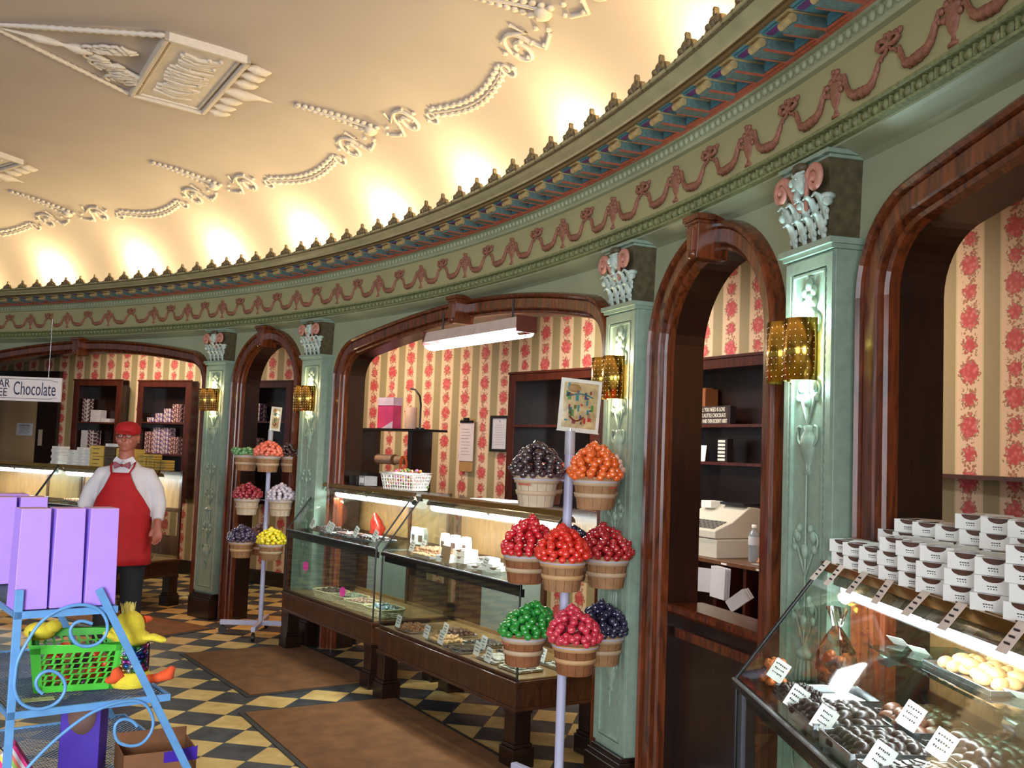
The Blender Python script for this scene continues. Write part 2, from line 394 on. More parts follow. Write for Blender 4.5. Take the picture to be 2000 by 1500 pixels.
for s in frange(SE0, SE1, .045):
    T = Matrix.Translation(Vector(P3(s, .034, 2.966))) @ Matrix.Rotation(theta(s), 4, 'Z'); mb.sphere((0, 0, 0), (.014, .012, .018), 5, 4, T=T)
mb.build('bead_moulding', SAGE, ent, recalc=False)
sweep([(.05, 2.99), (.062, 2.992), (.062, 3.0)], SE0, SE1, .1).build('coral_line', PINKP, ent, recalc=False)
sweep([(.062, 3.0), (.064, 3.052), (.218, 3.056)], SE0, SE1, .1).build('coffer_soffit', BLUE, ent, recalc=False)
sweep([(.215, 3.05), (.225, 3.05), (.228, 3.062), (.222, 3.066), (.232, 3.072)], SE0, SE1, .1).build('gilt_line', mat('gilt_brown_line', (96, 72, 36), .5), ent, recalc=False)
sweep([(.232, 3.072), (.236, 3.082), (.25, 3.09), (.262, 3.098), (.272, 3.108), (.285, 3.116), (.3, 3.118), (.3, 3.13), (.24, 3.13), (.1, 3.10), (-.3, 3.05)], SE0, SE1, .1).build('cornice_moulding', CYMA, ent, recalc=False)
# modillions
STRT = mat('striped_teal_paint', (98, 122, 118), .5, var=.35, vs=70)
mb = MB(); mb.box(-.034, .034, -.125, .0, .002, .05, 2); mb.box(-.04, .04, -.15, 0, .044, .056, 0)
mb.tube([(-.036, -.128, .026), (.036, -.128, .028)], .016, 10, 0)
for x in (-.035, .035): mb.box(x - .003, x + .003, -.12, 0, -.001, .007, 1)
mb.box(.035, .175, -.012, .0, -.004, .006, 1)
md0 = mb.build('modillion', [TANP, PINKP, STRT], ent)
mb = MB(); mb.box(-.058, .058, -.13, -.015, .044, .05, 1); mb.box(-.04, .04, -.125, -.10, .040, .046, 0); mb.box(-.05, .05, -.012, .0, .004, .044, 1)
cf0 = mb.build('coffer', [mat('plum_paint', (110, 48, 110), .5), mat('coffer_teal_paint', (84, 132, 142), .5, var=.2, vs=60)], ent)
k = 0; s = -4.35
while s < 9.4 and k < 66:
    m_, c_ = (md0, cf0) if k == 0 else (md0.copy(), cf0.copy())
    if k: COL.objects.link(m_); COL.objects.link(c_)
    m_.location = P3(s, .062, 3.0); m_.rotation_euler = (0, 0, theta(s)); c_.location = P3(s + .103, .064, 3.004); c_.rotation_euler = (0, 0, theta(s + .1)); s += .2075; k += 1
# crest finials
mb = MB(); pl = [(-.118, 0), (-.118, .012), (-.09, .014), (-.065, .03), (-.055, .052), (-.034, .056), (-.022, .066), (-.010, .07), (-.006, .09), (0, .1), (.006, .09), (.010, .07), (.022, .066), (.034, .056), (.055, .052), (.065, .03), (.09, .014), (.118, .012), (.118, 0)]
mb.prism(pl, -.008, .012); mb.sphere((0, -.01, .038), (.022, .014, .026)); mb.sphere((-.038, -.01, .036), (.015, .012, .015)); mb.sphere((.038, -.01, .036), (.015, .012, .015)); mb.sphere((0, -.004, .088), (.008, .008, .012)); mb.sphere((-.075, -.008, .014), (.02, .01, .01)); mb.sphere((.075, -.008, .014), (.02, .01, .01))
f0 = mb.build('crest_finial', CRESTM, ent); s = -4.3; k = 0
while s < 8.3:
    o = f0 if k == 0 else f0.copy()
    if k: COL.objects.link(o)
    o.location = P3(s, .285, 3.112); o.rotation_euler = (0, 0, theta(s)); s += .2345; k += 1
# frieze reliefs: urn, bow, swags
mb = MB(); mb.lathe([(.001, 0), (.022, 0), (.024, .008), (.012, .014), (.009, .03), (.02, .045), (.03, .07), (.034, .095), (.03, .102), (.036, .108), (.036, .115), (.001, .116)], 12, sy=.45)
for x, z, r in [(-.036, .085, .012), (.036, .085, .012), (0, .135, .018), (-.022, .125, .014), (.024, .126, .014), (-.01, .155, .011), (.014, .15, .011), (-.046, .115, .013), (.048, .118, .013), (-.055, .09, .01), (.056, .095, .01)]: mb.sphere((x, -.006, z), (r, .009, r), 6, 4)
urn0 = mb.build('urn_relief', TERRA, ent)
mb = MB(); 
for sg in (-1, 1):
    mb.tube([(0, -.006, .13), (sg * .02, -.012, .145), (sg * .045, -.012, .148), (sg * .055, -.01, .13), (sg * .035, -.012, .118), (sg * .01, -.008, .125)], .009, 6)
    mb.tube([(0, -.006, .125), (sg * .015, -.008, .105), (sg * .035, -.008, .10), (sg * .04, -.006, .088)], .006, 5)
    mb.sphere((sg * .055, -.006, .15), (.014, .008, .012), 6, 4)
mb.sphere((0, -.008, .13), (.016, .012, .016), 8, 5); mb.sphere((0, -.006, .155), (.012, .008, .014), 6, 4); mb.sphere((-.02, -.006, .16), (.01, .007, .01), 6, 4)
bow0 = mb.build('bow_relief', TERRA, ent)
def swag(sg):
    mb = MB(); pts = []; rs = []
    for i in range(17):
        f = i / 16; x = sg * (.055 + .195 * f); z = .105 + .02 * (1 - f) - .085 * (1 - (2 * f - 1) ** 4) + 0.0; pts.append((x, -.008, z)); rs.append(.007 + .012 * math.sin(PI * f) + .003 * math.sin(i * 3.0))
    mb.tube(pts, rs, 6, flat=.8); mb.tube([(p[0], p[1] - .006, p[2] + .008) for p in pts[1:-1]], .004, 5)
    return mb.build('swag_relief', TERRA, ent)
sw0, sw1 = swag(-1), swag(1); first = True
urns = [-4.45, -3.77, -3.1, -2.51, -1.85, -1.13, -.6, -.06, .49, 1.08, 1.69, 2.29, 2.89, 3.49, 4.09, 4.70, 5.25, 5.86, 6.46, 7.05, 7.65, 8.25, 8.85]
for k, s in enumerate(urns):
    nx = urns[k + 1] if k + 1 < len(urns) else s + .6; half = (nx - s) / 2; sc = half / .3
    def place(src, s_, sx):
        o = src if k == 0 else src.copy()
        if k: COL.objects.link(o)
        o.location = P3(s_, 0, 2.735); o.rotation_euler = (0, 0, theta(s_)); o.scale = (sx, 1, 1); return o
    place(urn0, s, 1.); place(bow0, s + half, 1.); place(sw1, s, sc); place(sw0, nx, sc)

# ---- ceiling: cove over the cornice, then nearly flat
CP = [(-.31, 3.0), (-.30, 3.1), (-.28, 3.22), (-.235, 3.34), (-.16, 3.46), (-.05, 3.6), (.06, 3.70), (.2, 3.80), (.4, 3.90), (.65, 3.98), (1.0, 4.05), (1.5, 4.10), (2.2, 4.13), (3.5, 4.15)]
def zc(o):
    for (a, za), (b, zb) in zip(CP, CP[1:]):
        if o <= b: return za + (zb - za) * (o - a) / (b - a)
    return 4.15
co = [p[0] for p in CP]; fine = sorted(set(co + [c + .5 * (d - c) for c, d in zip(co, co[1:])]))
def zsm(o): return (zc(o - .06) + 2 * zc(o) + zc(o + .06)) / 4 if o > -.2 else zc(o)
mb = MB(); mb.grid([[P3(s, o, zsm(o)) for o in fine] for s in frange(-8.5, 13.5, .12)], 0, True)
mb.build('ceiling_cove', PLAS, recalc=False)['kind'] = 'structure'
mb = MB(); mb.box(-14, 8, -6, 19, 4.152, 4.2); mb.build('ceiling', PLAS)['kind'] = 'structure'
def CE(s, o, h=.0):
    x, y = W(s, o); return (x, y, zsm(o) - h)
for i, s in enumerate([-5.6, -4.35, -3.0, -1.62, -.33, .93, 2.12, 3.32, 4.6, 5.92, 7.25, 8.6]):
    lamp('POINT', 'cove_bulb', P3(s, -.10, 3.31), 25, WARM, size=.035)
# scroll ornaments along the cove
def spiral(c, r, a0, turns, n=26, shr=.8): return [(c[0] + r * (1 - shr * i / n) * math.cos(a0 + turns * 2 * PI * i / n), c[1] + r * (1 - shr * i / n) * math.sin(a0 + turns * 2 * PI * i / n)) for i in range(n + 1)]
NODES = [-2.15, .22, 2.67, 5.05, 7.4]
LBL = ['far end of the cove', 'above the left doorway', 'above the middle of the room curve', 'over the right doorway lamp glow', 'top right of the cove']
for k, sc_ in enumerate(NODES):
    mb = MB(); cs = lambda u, v, h=.008: CE(sc_ + u, v, h)
    def tb(pts, r): mb.tube([cs(u, v) for u, v in pts], r, 6, flat=1.)
    for sg in (-1, 1):
        tb([(sg * .12, .24), (sg * .25, .2)] + [(u, v) for u, v in spiral((sg * .42, .27), .115, PI if sg > 0 else 0, -1.5 * sg)], .013)
        tb([(sg * .3, .40), (sg * .26, .32), (sg * .38, .37), (sg * .5, .36)], .011)
        tb(spiral((sg * .68, .23), .06, PI if sg > 0 else 0, 1.3 * sg, 16), .009)
        for j in range(9): 
            u, v = sg * (.1 + j * .065), .26 + .05 * math.sin(j * 2.1); x_, y_, z_ = cs(u, v, .01); mb.sphere((x_, y_, z_), (.02, .02, .012), 6, 4)
    for j in range(13):
        f = j / 12; u = -.3 * f; v = .33 + .45 * f; wd = .055 * (1 - f) + .015
        for sg in (-1, 1):
            x_, y_, z_ = cs(u + sg * wd, v, .01); mb.sphere((x_, y_, z_), (.024, .024, .014), 6, 4)
    x_, y_, z_ = cs(0, .34, .02); mb.sphere((x_, y_, z_), (.05, .05, .035), 10, 6); tb([(0, .36), (-.1, .48), (-.22, .62), (-.32, .78)], .012)
    tag(mb.build('ceiling_scroll_ornament', PLASR), 'white plaster scroll ornament on the cove, ' + LBL[k], 'ceiling ornament', None)
for k, (a, b) in enumerate([(-4.1, -2.88), (-1.42, -.50), (.95, 1.95), (3.40, 4.33), (5.78, 6.68)]):
    mb = MB(); n = 26
    for i in range(n + 1):
        f = i / n; s_ = a + (b - a) * f; o_ = .24 - .07 * math.sin(PI * f)
        for sg in (-1, 1):
            x_, y_, z_ = CE(s_ + sg * .012, o_ + sg * .026 + .008 * (i % 2), .004); mb.sphere((x_, y_, z_), (.022, .02, .014), 6, 4)
    mb.tube([CE(a + (b - a) * i / 12, .24 - .07 * math.sin(PI * i / 12), .004) for i in range(13)], .008, 5)
    tag(mb.build('ceiling_garland', PLASR), 'thin plaster leaf garland on the cove, ' + ['leftmost in the picture', 'second from the left, over the far wall', 'third from the left, over the fluorescent fixture bay', 'fourth from the left, in the bright gold glow', 'rightmost, cut by the top of the picture'][k], 'ceiling ornament')
# pendant shaped relief panels
def panel(M, a, label):
    t = Vector((a[1], -a[0], 0)); a = Vector((a[0], a[1], 0)); M = Vector((M[0], M[1], 4.083))
    root = empty('ceiling_relief_panel', tuple(M), 0, label, 'ceiling ornament')
    T = Matrix(((t.x, a.x, 0, 0), (t.y, a.y, 0, 0), (0, -.055, 1, 0), (0, 0, 0, 1)))       # local x along the long side, y outward
    hx, hy = .62, .27
    mb = MB()
    for e, th in ((0, .035), (.05, .018)):
        h1, h2 = hx - e, hy - e; w_ = .032 if e == 0 else .014
        mb.box(-h1, h1, -h2, -h2 + w_, -th, .03, T=T); mb.box(-h1, h1, h2 - w_, h2, -th, .03, T=T); mb.box(-h1, -h1 + w_, -h2, h2, -th, .03, T=T); mb.box(h1 - w_, h1, -h2, h2, -th, .03, T=T)
    mb.build('frame', PLASR, root, bevel=.006)
    mb = MB(); mb.box(-hx + .04, hx - .04, -hy + .04, hy - .04, -.006, .03, T=T)
    rr = random.Random(3)
    for i in range(26):
        x = -.42 + .84 * i / 25; 
        mb.tube([(x, -.12 + rr.uniform(-.03, .03), -.01), (x + rr.uniform(-.03, .05), 0, -.02), (x + rr.uniform(-.02, .06), .12 + rr.uniform(-.03, .03), -.01)], [.012, .016, .007], 6, T=T)
        mb.sphere((x + .03, rr.uniform(-.13, .13), -.012), (.022, .018, .014), 6, 4, T=T)
    mb.build('figure_relief', PLASR, root)
    mb = MB(); A = Vector((0, -1.22, -.012))
    for sg in (-1, 1):
        B = Vector((sg * .62, -.27, -.012)); n = 40
        mb.tube([A.lerp(B, i / n) for i in range(n + 1)], [.013 + .007 * (i % 2) for i in range(n + 1)], 6, T=T)
    mb.build('twisted_cord', PLASR, root)
    mb = MB(); mb.tube([(0, y, -.014) for y in (-1.2, -1.0, -.93, -.82, -.78, -.7, -.66, -.6)], [.008, .012, .03, .02, .01, .034, .03, .014], 10, T=T)
    for i in range(40):
        f = (i % 20) / 19; y = -.62 + .3 * f; x = (1 if i < 12 else -1) * (.05 + (.42 + .1 * rr.random()) * f * rr.uniform(.4, 1))
        if i % 3 == 0: mb.tube([(x + px, y + py, -.012) for px, py in spiral((0, 0), .06, rr.random() * 6, 1.2, 14)], .011, 6, T=T)
        mb.tube([(x, y, -.01), (x * .8 + .02, y + .05, -.02), (x * .9, y + .1, -.01)], [.01, .018, .006], 6, T=T)
    mb.build('scrollwork', PLASR, root)
    mb = MB()
    for x in (-.5, -.36, -.2, .2, .36, .5):
        mb.tube([(x, .26, -.01), (x * 1.02, .33, -.02), (x * .98, .40, -.015), (x, .44, -.008)], [.012, .034, .026, .006], 8, T=T)
    mb.tube([(0, .26, -.012), (0, .4, -.02), (0, .5, -.014), (0, .72, -.008)], [.03, .045, .018, .005], 8, T=T)
    mb.build('tassel_fringe', PLASR, root)
    return root
panel((-2.31, 6.62), (.86, .51), 'pale plaster pendant panel with framed figures, upper left of the ceiling')
panel((-5.15, 9.0), (.60, .80), 'pale plaster pendant panel mostly cut off by the left edge of the ceiling')
panel((-.25, 4.1), (.93, .25), 'pale plaster pendant panel overhead beyond the top of the picture') if False else None

# ---- pilasters
def pilaster(s, label, sconce_label, lampcol, e):
    root = wall_empty('pilaster', s, 0, 0, label=label, cat='pilaster', group='sage green carved pilasters')
    mb = MB(); hw = .145
    mb.box(-hw, hw, .0, .11, .22, 2.33)
    mb.build('shaft', PILG, root, bevel=.003)
    mb = MB()
    for x0, x1, z0, z1 in ((-hw, -hw + .03, .24, 2.29), (hw - .03, hw, .24, 2.29), (-hw + .03, hw - .03, .24, .275), (-hw + .03, hw - .03, 2.25, 2.29)): mb.box(x0, x1, -.012, .0, z0, z1)
    for x0, x1, z0, z1 in ((-hw + .042, -hw + .05, .285, 2.24), (hw - .05, hw - .042, .285, 2.24), (-hw + .042, hw - .042, .28, .288), (-hw + .042, hw - .042, 2.235, 2.243)): mb.box(x0, x1, -.012, .0, z0, z1)
    for z in frange(.28, 2.25, .03):
        for x in (-hw + .036, hw - .036): mb.sphere((x, -.006, z), (.005, .006, .011), 5, 3)
    mb.box(-hw - .012, hw + .012, -.022, .1, 2.30, 2.315); mb.box(-hw - .022, hw + .022, -.034, .1, 2.315, 2.335)
    mb.build('border_moulding', PILG, root)
    mb = MB()
    def leafp(x, z, r, dz=1): mb.sphere((x, -.006, z), (r, .012, r * 1.35 * dz), 8, 5)
    mb.tube([(0, -.004, .42), (0, -.006, 2.18)], .0045, 5)
    for z0 in (1.62, .55):                                     # vases
        T = Matrix.Translation((0, 0, z0)); mb.lathe([(.002, -.06), (.026, -.055), (.01, -.03), (.03, 0), (.043, .04), (.04, .07), (.022, .09), (.03, .105), (.002, .11)], 12, sy=.5, T=T)
        for sg in (-1, 1): mb.tube([(sg * x, -.005, z0 + z) for x, z in ((.04, .04), (.06, .06), (.062, .1), (.045, .105))], .006, 5)
    for zc_, am in ((1.85, .045), (1.35, .05), (1.12, .05), (.82, .045), (2.08, .04)):
        for sg in (-1, 1):
            mb.tube([(sg * x, -.004, zc_ + z) for x, z in [(0, -.12)] + [(u, v) for u, v in spiral((am, 0), .03, -PI / 2, 1.1, 14)]], .0055, 5)
            leafp(sg * am, zc_ + .01, .015); leafp(sg * (am + .01), zc_ - .03, .011); leafp(sg * (am - .016), zc_ + .035, .011)
        leafp(0, zc_ - .04, .016, 1.2)
    mb.lathe([(.002, 0), (.04, .0), (.05, .02), (.02, .035), (.012, .06), (.002, .062)], 12, c=(0, 0, .96), sy=.5)
    for x in (-.03, -.01, .01, .03): mb.tube([(x, -.004, .96), (x * 1.3, -.008, .9), (x * .9, -.004, .84)], .008, 5)
    for z in (2.16, 2.2): leafp(0, z, .02); leafp(-.03, z - .02, .014); leafp(.03, z - .02, .014)
    mb.build('carved_relief', PILG, root)
    # capital
    CAPD = mat('capital_umber_paint', (84, 74, 50), .5, var=.4, vs=30); CAPW = mat('capital_leaf_paint', (178, 194, 184), .4, var=.2, vs=40); CAPP = mat('capital_pink_paint', (192, 132, 116), .45, var=.2, vs=30)
    mb = MB(); mb.add([(-.125, -.005, 2.335), (.125, -.005, 2.335), (.125, .105, 2.335), (-.125, .105, 2.335), (-.14, -.03, 2.61), (.14, -.03, 2.61), (.14, .105, 2.61), (-.14, .105, 2.61)], [(0, 1, 5, 4), (1, 2, 6, 5), (3, 0, 4, 7), (4, 5, 6, 7), (0, 3, 2, 1)])
    cap = mb.build('capital', CAPD, root)
    mb = MB()
    def acan(x, y, z, h, w_, c=.03):
        mb.tube([(x, y, z), (x, y - .012, z + h * .55), (x, y - c * .8, z + h * .9), (x, y - c - .012, z + h), (x, y - c - .02, z + h * .86)], [w_ * .6, w_, w_ * .9, w_ * .6, w_ * .3], 7, flat=.45)
        for sg in (-1, 1): mb.sphere((x + sg * w_ * .9, y - .01, z + h * .62), (w_ * .4, .008, h * .16), 6, 4); mb.sphere((x + sg * w_ * .8, y - .008, z + h * .32), (w_ * .4, .008, h * .14), 6, 4)
    for x in (-.09, -.03, .03, .09): acan(x, -.008, 2.34, .085, .02)
    for x in (-.11, -.055, 0, .055, .11): acan(x, -.014, 2.40, .085, .02, .035)
    for sg in (-1, 1): mb.sphere((sg * .125, -.02, 2.475), (.026, .026, .014), 8, 5); mb.sphere((sg * .14, -.03, 2.455), (.012, .02, .016), 8, 5)
    mb.build('acanthus_leaves', CAPW, cap)
    for sg in (-1, 1):
        mb = MB(); pts = [(sg * .012, -.03, 2.455), (sg * .035, -.045, 2.49), (sg * .06, -.055, 2.54)] + [(sg * u, -.06, v) for u, v in spiral((.105, 2.535), .045, PI * .85, -1.55, 26, .85)]
        mb.tube(pts, [.009] * 3 + [.011 - .005 * i / 26 for i in range(27)], 8, flat=1.5); mb.sphere((sg * .105, -.06, 2.535), (.012, .016, .012), 8, 5)
        mb.build('volute', CAPP, cap)
    mb = MB(); mb.sphere((0, -.045, 2.545), (.034, .034, .046), 12, 9); mb.sphere((0, -.082, 2.54), (.008, .012, .014), 6, 5); mb.sphere((0, -.074, 2.52), (.014, .008, .006), 6, 4)
    for sg in (-1, 1): mb.sphere((sg * .013, -.074, 2.555), (.009, .007, .005), 6, 4); mb.sphere((sg * .036, -.05, 2.55), (.01, .01, .02), 6, 4); mb.tube([(sg * .03, -.05, 2.58), (sg * .016, -.07, 2.572), (0, -.072, 2.565)], .006, 5)
    mb.sphere((0, -.06, 2.495), (.016, .014, .02), 8, 5); mb.sphere((0, -.05, 2.465), (.012, .012, .012), 8, 5)
    mb.build('carved_mask', CAPW, cap)
    mb = MB(); 
    mb.sphere((0, -.05, 2.595), (.04, .025, .02), 10, 6); mb.build('mask_hair', CAPD, cap)
    mb = MB(); mb.box(-.16, .16, -.045, .105, 2.612, 2.628); mb.box(-.15, .15, -.03, .105, 2.60, 2.612); mb.build('abacus', PILG, cap, bevel=.003)
    # plinth
    mb = MB(); mb.box(-.165, .165, -.05, .11, 0, .18); mb.box(-.16, .16, -.035, .11, .18, .2); mb.box(-.15, .15, -.02, .11, .2, .22); mb.build('plinth', MAHOG_D, root, bevel=.003)
    return root
PS = [-.095, 1.375, 5.375, 6.915]
WH = ['leftmost of the four, beside the left showcase', 'left of the centre showcase and right of the left doorway', 'behind the near candy bucket stand', 'rightmost and brightest, between the right doorway and right showcase']
for s, w_ in zip(PS, WH): pilaster(s, 'sage green carved pilaster, ' + w_, None, None, 0)

# ---- wall sconces: two overlapping brass shells with rows of pin holes
def sconce(s, label, col, e, dx=-.05):
    root = wall_empty('wall_sconce', s, 0, 1.87, label=label, cat='wall lamp', group='perforated brass wall sconces')
    mb = MB(); mb.box(-.05, .05, -.012, .0, .02, .19); mb.box(-.012, .012, -.075, 0, .09, .11); mb.build('back_plate', BRASS, root)
    HOLE = mat('lit_pin_hole', (255, 240, 215), .5, var=0, emit=(255, 236, 214), es=4.)
    for q, (cx, ph) in enumerate(((-.062, -.25), (.052, .12))):
        mb = MB(); rad = .062; rows = []
        for i in range(17):
            a = -PI * .53 + PI * 1.06 * i / 16 + ph; rows.append([(cx + rad * math.sin(a), -.055 - rad * math.cos(a), 0), (cx + rad * math.sin(a), -.055 - rad * math.cos(a), .205)])
        mb.grid(rows, 0, True); sh = mb.build('brass_shell', BRASS, root, recalc=False)
        sd = sh.modifiers.new('t', 'SOLIDIFY'); sd.thickness = .002
        mb = MB()
        for i in range(10):
            a = -PI * .46 + PI * .92 * i / 9 + ph
            for j in range(9):
                z = .018 + .021 * j; mb.sphere((cx + (rad + .0005) * math.sin(a), -.055 - (rad + .0005) * math.cos(a), z), .0019, 5, 4)
        mb.build('pin_holes', HOLE, sh)
    mb = MB(); mb.lathe([(.001, .04), (.012, .045), (.016, .09), (.016, .13), (.01, .16), (.001, .165)], 10, c=(.0, -.055, 0)); mb.build('bulb', mat('lit_bulb_' + label[:4], (255, 255, 255), .5, var=0, emit=(255, 244, 225), es=10.), root)
    l = lamp('POINT', 'sconce_light', P3(s, .03, 2.09), e, col, size=.025); l2 = lamp('POINT', 'sconce_light', P3(s, .03, 1.86), e * .3, col, size=.025)
sconce(PS[0], 'perforated brass wall sconce on the leftmost pilaster', (1, .84, .5), 4.0)
sconce(PS[1], 'perforated brass wall sconce on the pilaster left of the centre showcase', (1, .84, .5), 3.0)
sconce(PS[2], 'perforated brass wall sconce above the near candy bucket stand', (1, .88, .62), 5.0)
sconce(PS[3], 'largest perforated brass wall sconce, on the pilaster by the right showcase', (.62, .92, 1.0), 9.0)
# ================================================================== SHOWCASES
def showcase(name_loc, rotz, L, label, foot_l=True, foot_r=True, upper=False, lights=2, dep=.58, side_l=True, side_r=True, le=10, dark=True):
    root = empty('display_case', name_loc, rotz, label, 'display case')
    Z1, Z2, Z3, SB = .44, .93, 1.295, .28
    mb = MB(); mb.box(0, L, 0, dep, .30, .405); mb.box(-.012, L + .012, -.012, dep, .405, .42); mb.box(-.02, L + .02, -.02, dep, .42, .438); mb.box(-.008, L + .008, -.008, dep, .285, .302)
    mb.build('apron', CASEWOOD, root, bevel=.003)
    for x in ([.05] if foot_l else []) + ([L - .05] if foot_r else []):
        for y in (.05, dep - .05):
            mb = MB(); mb.box(x - .05, x + .05, y - .05, y + .05, .12, .30); mb.box(x - .058, x + .058, y - .058, y + .058, .10, .12); mb.box(x - .066, x + .066, y - .066, y + .066, 0, .10); mb.box(x - .056, x + .056, y - .056, y + .056, .27, .285)
            mb.build('leg', MAHOG_D, root, bevel=.004)
    mb = MB(); mb.box(.0, L, 0, dep, Z1, Z1 + .006); mb.box(0, L, 0, .012, Z1, Z1 + .016, 1); mb.box(0, L, dep - .02, dep, Z1, Z1 + .03)
    mb.build('deck', [DECK, CASEWOOD], root)
    mb = MB(); mb.box(0, L, .004, .010, Z1, Z2 - .03); mb.build('front_pane', GLASS, root)
    d = Vector((0, SB, Z3 - Z2)); nrm = Vector((0, -d.z, d.y)).normalized() * .006
    mb = MB(); vs = [(0, .005, Z2), (L, .005, Z2), (L, .005 + SB, Z3 - .01), (0, .005 + SB, Z3 - .01)]; mb.add(vs + [tuple(Vector(v) + nrm) for v in vs], [(0, 1, 2, 3), (7, 6, 5, 4), (0, 4, 5, 1), (1, 5, 6, 2), (2, 6, 7, 3), (3, 7, 4, 0)])
    mb.build('sloping_pane', GLASS, root)
    prof = [(.004, Z1), (.004, Z2), (SB, Z3 - .01), (dep, Z3 - .01), (dep, Z1)]
    for on, x in ((side_l, .002), (side_r, L - .008)):
        if not on: continue
        mb = MB(); n = len(prof); mb.add([(x, y, z) for y, z in prof] + [(x + .006, y, z) for y, z in prof], [tuple(range(n))[::-1], tuple(range(n, 2 * n))] + [(i, (i + 1) % n, (i + 1) % n + n, i + n) for i in range(n)]); mb.build('end_pane', GLASS, root)
    mb = MB(); mb.box(0, L, 0, dep, Z2 - .012, Z2 - .004); mb.build('glass_shelf', GLASS, root)
    mb = MB(); mb.box(-.003, L + .003, -.008, .014, Z2 - .028, Z2 - .006, 0); mb.box(-.003, L + .003, -.010, .0, Z2 - .008, Z2 - .002, 1); mb.box(0, L, .02, .03, Z2 - .07, Z2 - .028, 0)
    for x in (.25 * L, .78 * L): mb.tube([(x, .012, Z2 - .01), (x, .03, Z2 - .05), (x + .03, .1, Z2 - .07)], .006, 6)
    mb.build('middle_rail', [mat('black_rail', (26, 25, 24), .3, .3), mat('pale_edge_rail', (170, 176, 180), .25, .6)], root)
    for x in ([0.] if side_l else []) + ([L] if side_r else []):
        mb = MB(); mb.tube([(x, .004, Z1), (x, .004, Z2), (x, SB, Z3)], .006, 6); mb.build('corner_bead', BLACKI, root)
    mb = MB(); mb.box(0, L, SB - .012, dep, Z3 - .01, Z3 - .002); mb.build('top_shelf', GLASS, root)
    mb = MB(); mb.box(0, L, SB - .014, SB + .012, Z3 - .026, Z3 + .002); mb.box(0, L, SB + .0, SB + .008, Z3 - .001, Z3 + .004); mb.build('top_rail', mat('brass_top_rail', (150, 112, 52), .25, .9), root)
    # lamp trough behind the sloping pane
    mb = MB(); mb.grid([[(x, SB + .045 + .04 * math.cos(a), Z3 - .062 + .04 * math.sin(a)) for a in [PI * .02 + PI * 1.0 * i / 10 for i in range(11)]] for x in (.05, L - .03)], 0, True)
    o = mb.build('lamp_reflector', mat('tin_reflector', (150, 122, 96), .25, .8), root, recalc=False)
    md = o.modifiers.new('t', 'SOLIDIFY'); md.thickness = .002
    for i in range(lights):
        x0 = .08 + (L - .14) * i / lights; x1 = .08 + (L - .14) * (i + 1) / lights - .05
        mb = MB(); mb.cyl((x0, SB + .045, Z3 - .075), (x1, SB + .045, Z3 - .075), .028, n=12); mb.build('lamp_tube', TUBE, root)
        mb = MB(); mb.cyl((x1, SB + .045, Z3 - .07), (x1 + .03, SB + .045, Z3 - .07), .02, n=10); mb.build('lamp_holder', BLACKI, root)
    M = Matrix.Translation(Vector(name_loc)) @ Matrix.Rotation(rotz, 4, 'Z')
    l = lamp('AREA', 'showcase_light', M @ Vector((L / 2, SB + .02, Z3 - .11)), le * 1.5, (.92, .98, 1.0), size=L - .2, size_y=.03); l.rotation_euler = (0.15, 0, rotz)
    # back: sliding doors in a wooden frame
    mb = MB(); mb.box(0, L, dep - .02, dep, Z2 - .04, Z2); mb.box(0, L, dep - .02, dep, Z3 - .05, Z3 - .01); mb.box(0, .03, dep - .02, dep, Z1, Z3); mb.box(L - .03, L, dep - .02, dep, Z1, Z3); mb.box(L * .62, L * .62 + .04, dep - .02, dep, Z1, Z3)
    mb.box(.03, L * .62, dep - .012, dep - .004, Z2, Z3 - .05, 1); mb.box(L * .62, L - .03, dep - .012, dep - .004, Z2, Z3 - .05, 1)
    mb.box(.03, L * .2, dep - .014, dep - .006, Z1, Z2 - .04, 0)
    if dark: mb.box(L * .62, L - .03, dep - .014, dep - .006, Z1 + .02, Z1 + .22, 0)
    mb.build('back_frame', [CASEWOOD, DECK], root)
    mb = MB(); mb.box(L * .2, L * .62, dep - .012, dep - .006, Z1, Z2 - .04); mb.build('frosted_back_door', mat('frosted_door', (120, 122, 112), .3, var=.1), root)
    if upper:
        mb = MB(); mb.box(.30, L, .30, dep - .03, 1.088, 1.096); mb.build('upper_glass_shelf', glass_mat('green_shelf_glass', (190, 214, 200), .8), root)
        mb = MB()
        for x in (.34, 1.0, 1.5): mb.box(x, x + .012, .31, dep - .02, 1.05, 1.088); mb.cyl((x, .32, 1.066), (x + .05, .32, 1.066), .014)
        mb.build('shelf_bracket', STEEL, root)
    return root, M
A2 = math.atan2(6.48 - 5.12, -.80 - .08) + PI
A2 = math.atan2(5.12 - 6.48, .08 + .80)
case_c2, M2 = showcase((-.80, 6.48, 0), A2, 1.62, 'glass showcase on oak legs nearest the candy bucket stand, tall bench base')
A1 = math.atan2(6.66 - 7.92, -.865 + 1.74)
case_c1, M1 = showcase((-1.74, 7.92, 0), A1, 1.53, 'glass showcase left of centre holding wicker trays on its deck')
AR = math.radians(-88.3)
case_r, MR = showcase((.73, 3.13, 0), AR, 1.9, 'right foreground glass showcase full of chocolates with white boxes on top', upper=True, lights=3, le=9)
AL = math.radians(-30); _cx, _cy = -3.45, 9.2
case_l1, ML1 = showcase((_cx - 1.5 * math.cos(AL), _cy - 1.5 * math.sin(AL), 0), AL, 1.49, 'far left glass showcase directly behind the shopkeeper', lights=2, le=13)
case_l2, ML2 = showcase((_cx - 3.02 * math.cos(AL), _cy - 3.02 * math.sin(AL), 0), AL, 1.5, 'far glass showcase cut by the left edge, beside the one behind the shopkeeper', lights=2, le=13)
def on(M, x, y, z): return tuple(M @ Vector((x, y, z)))

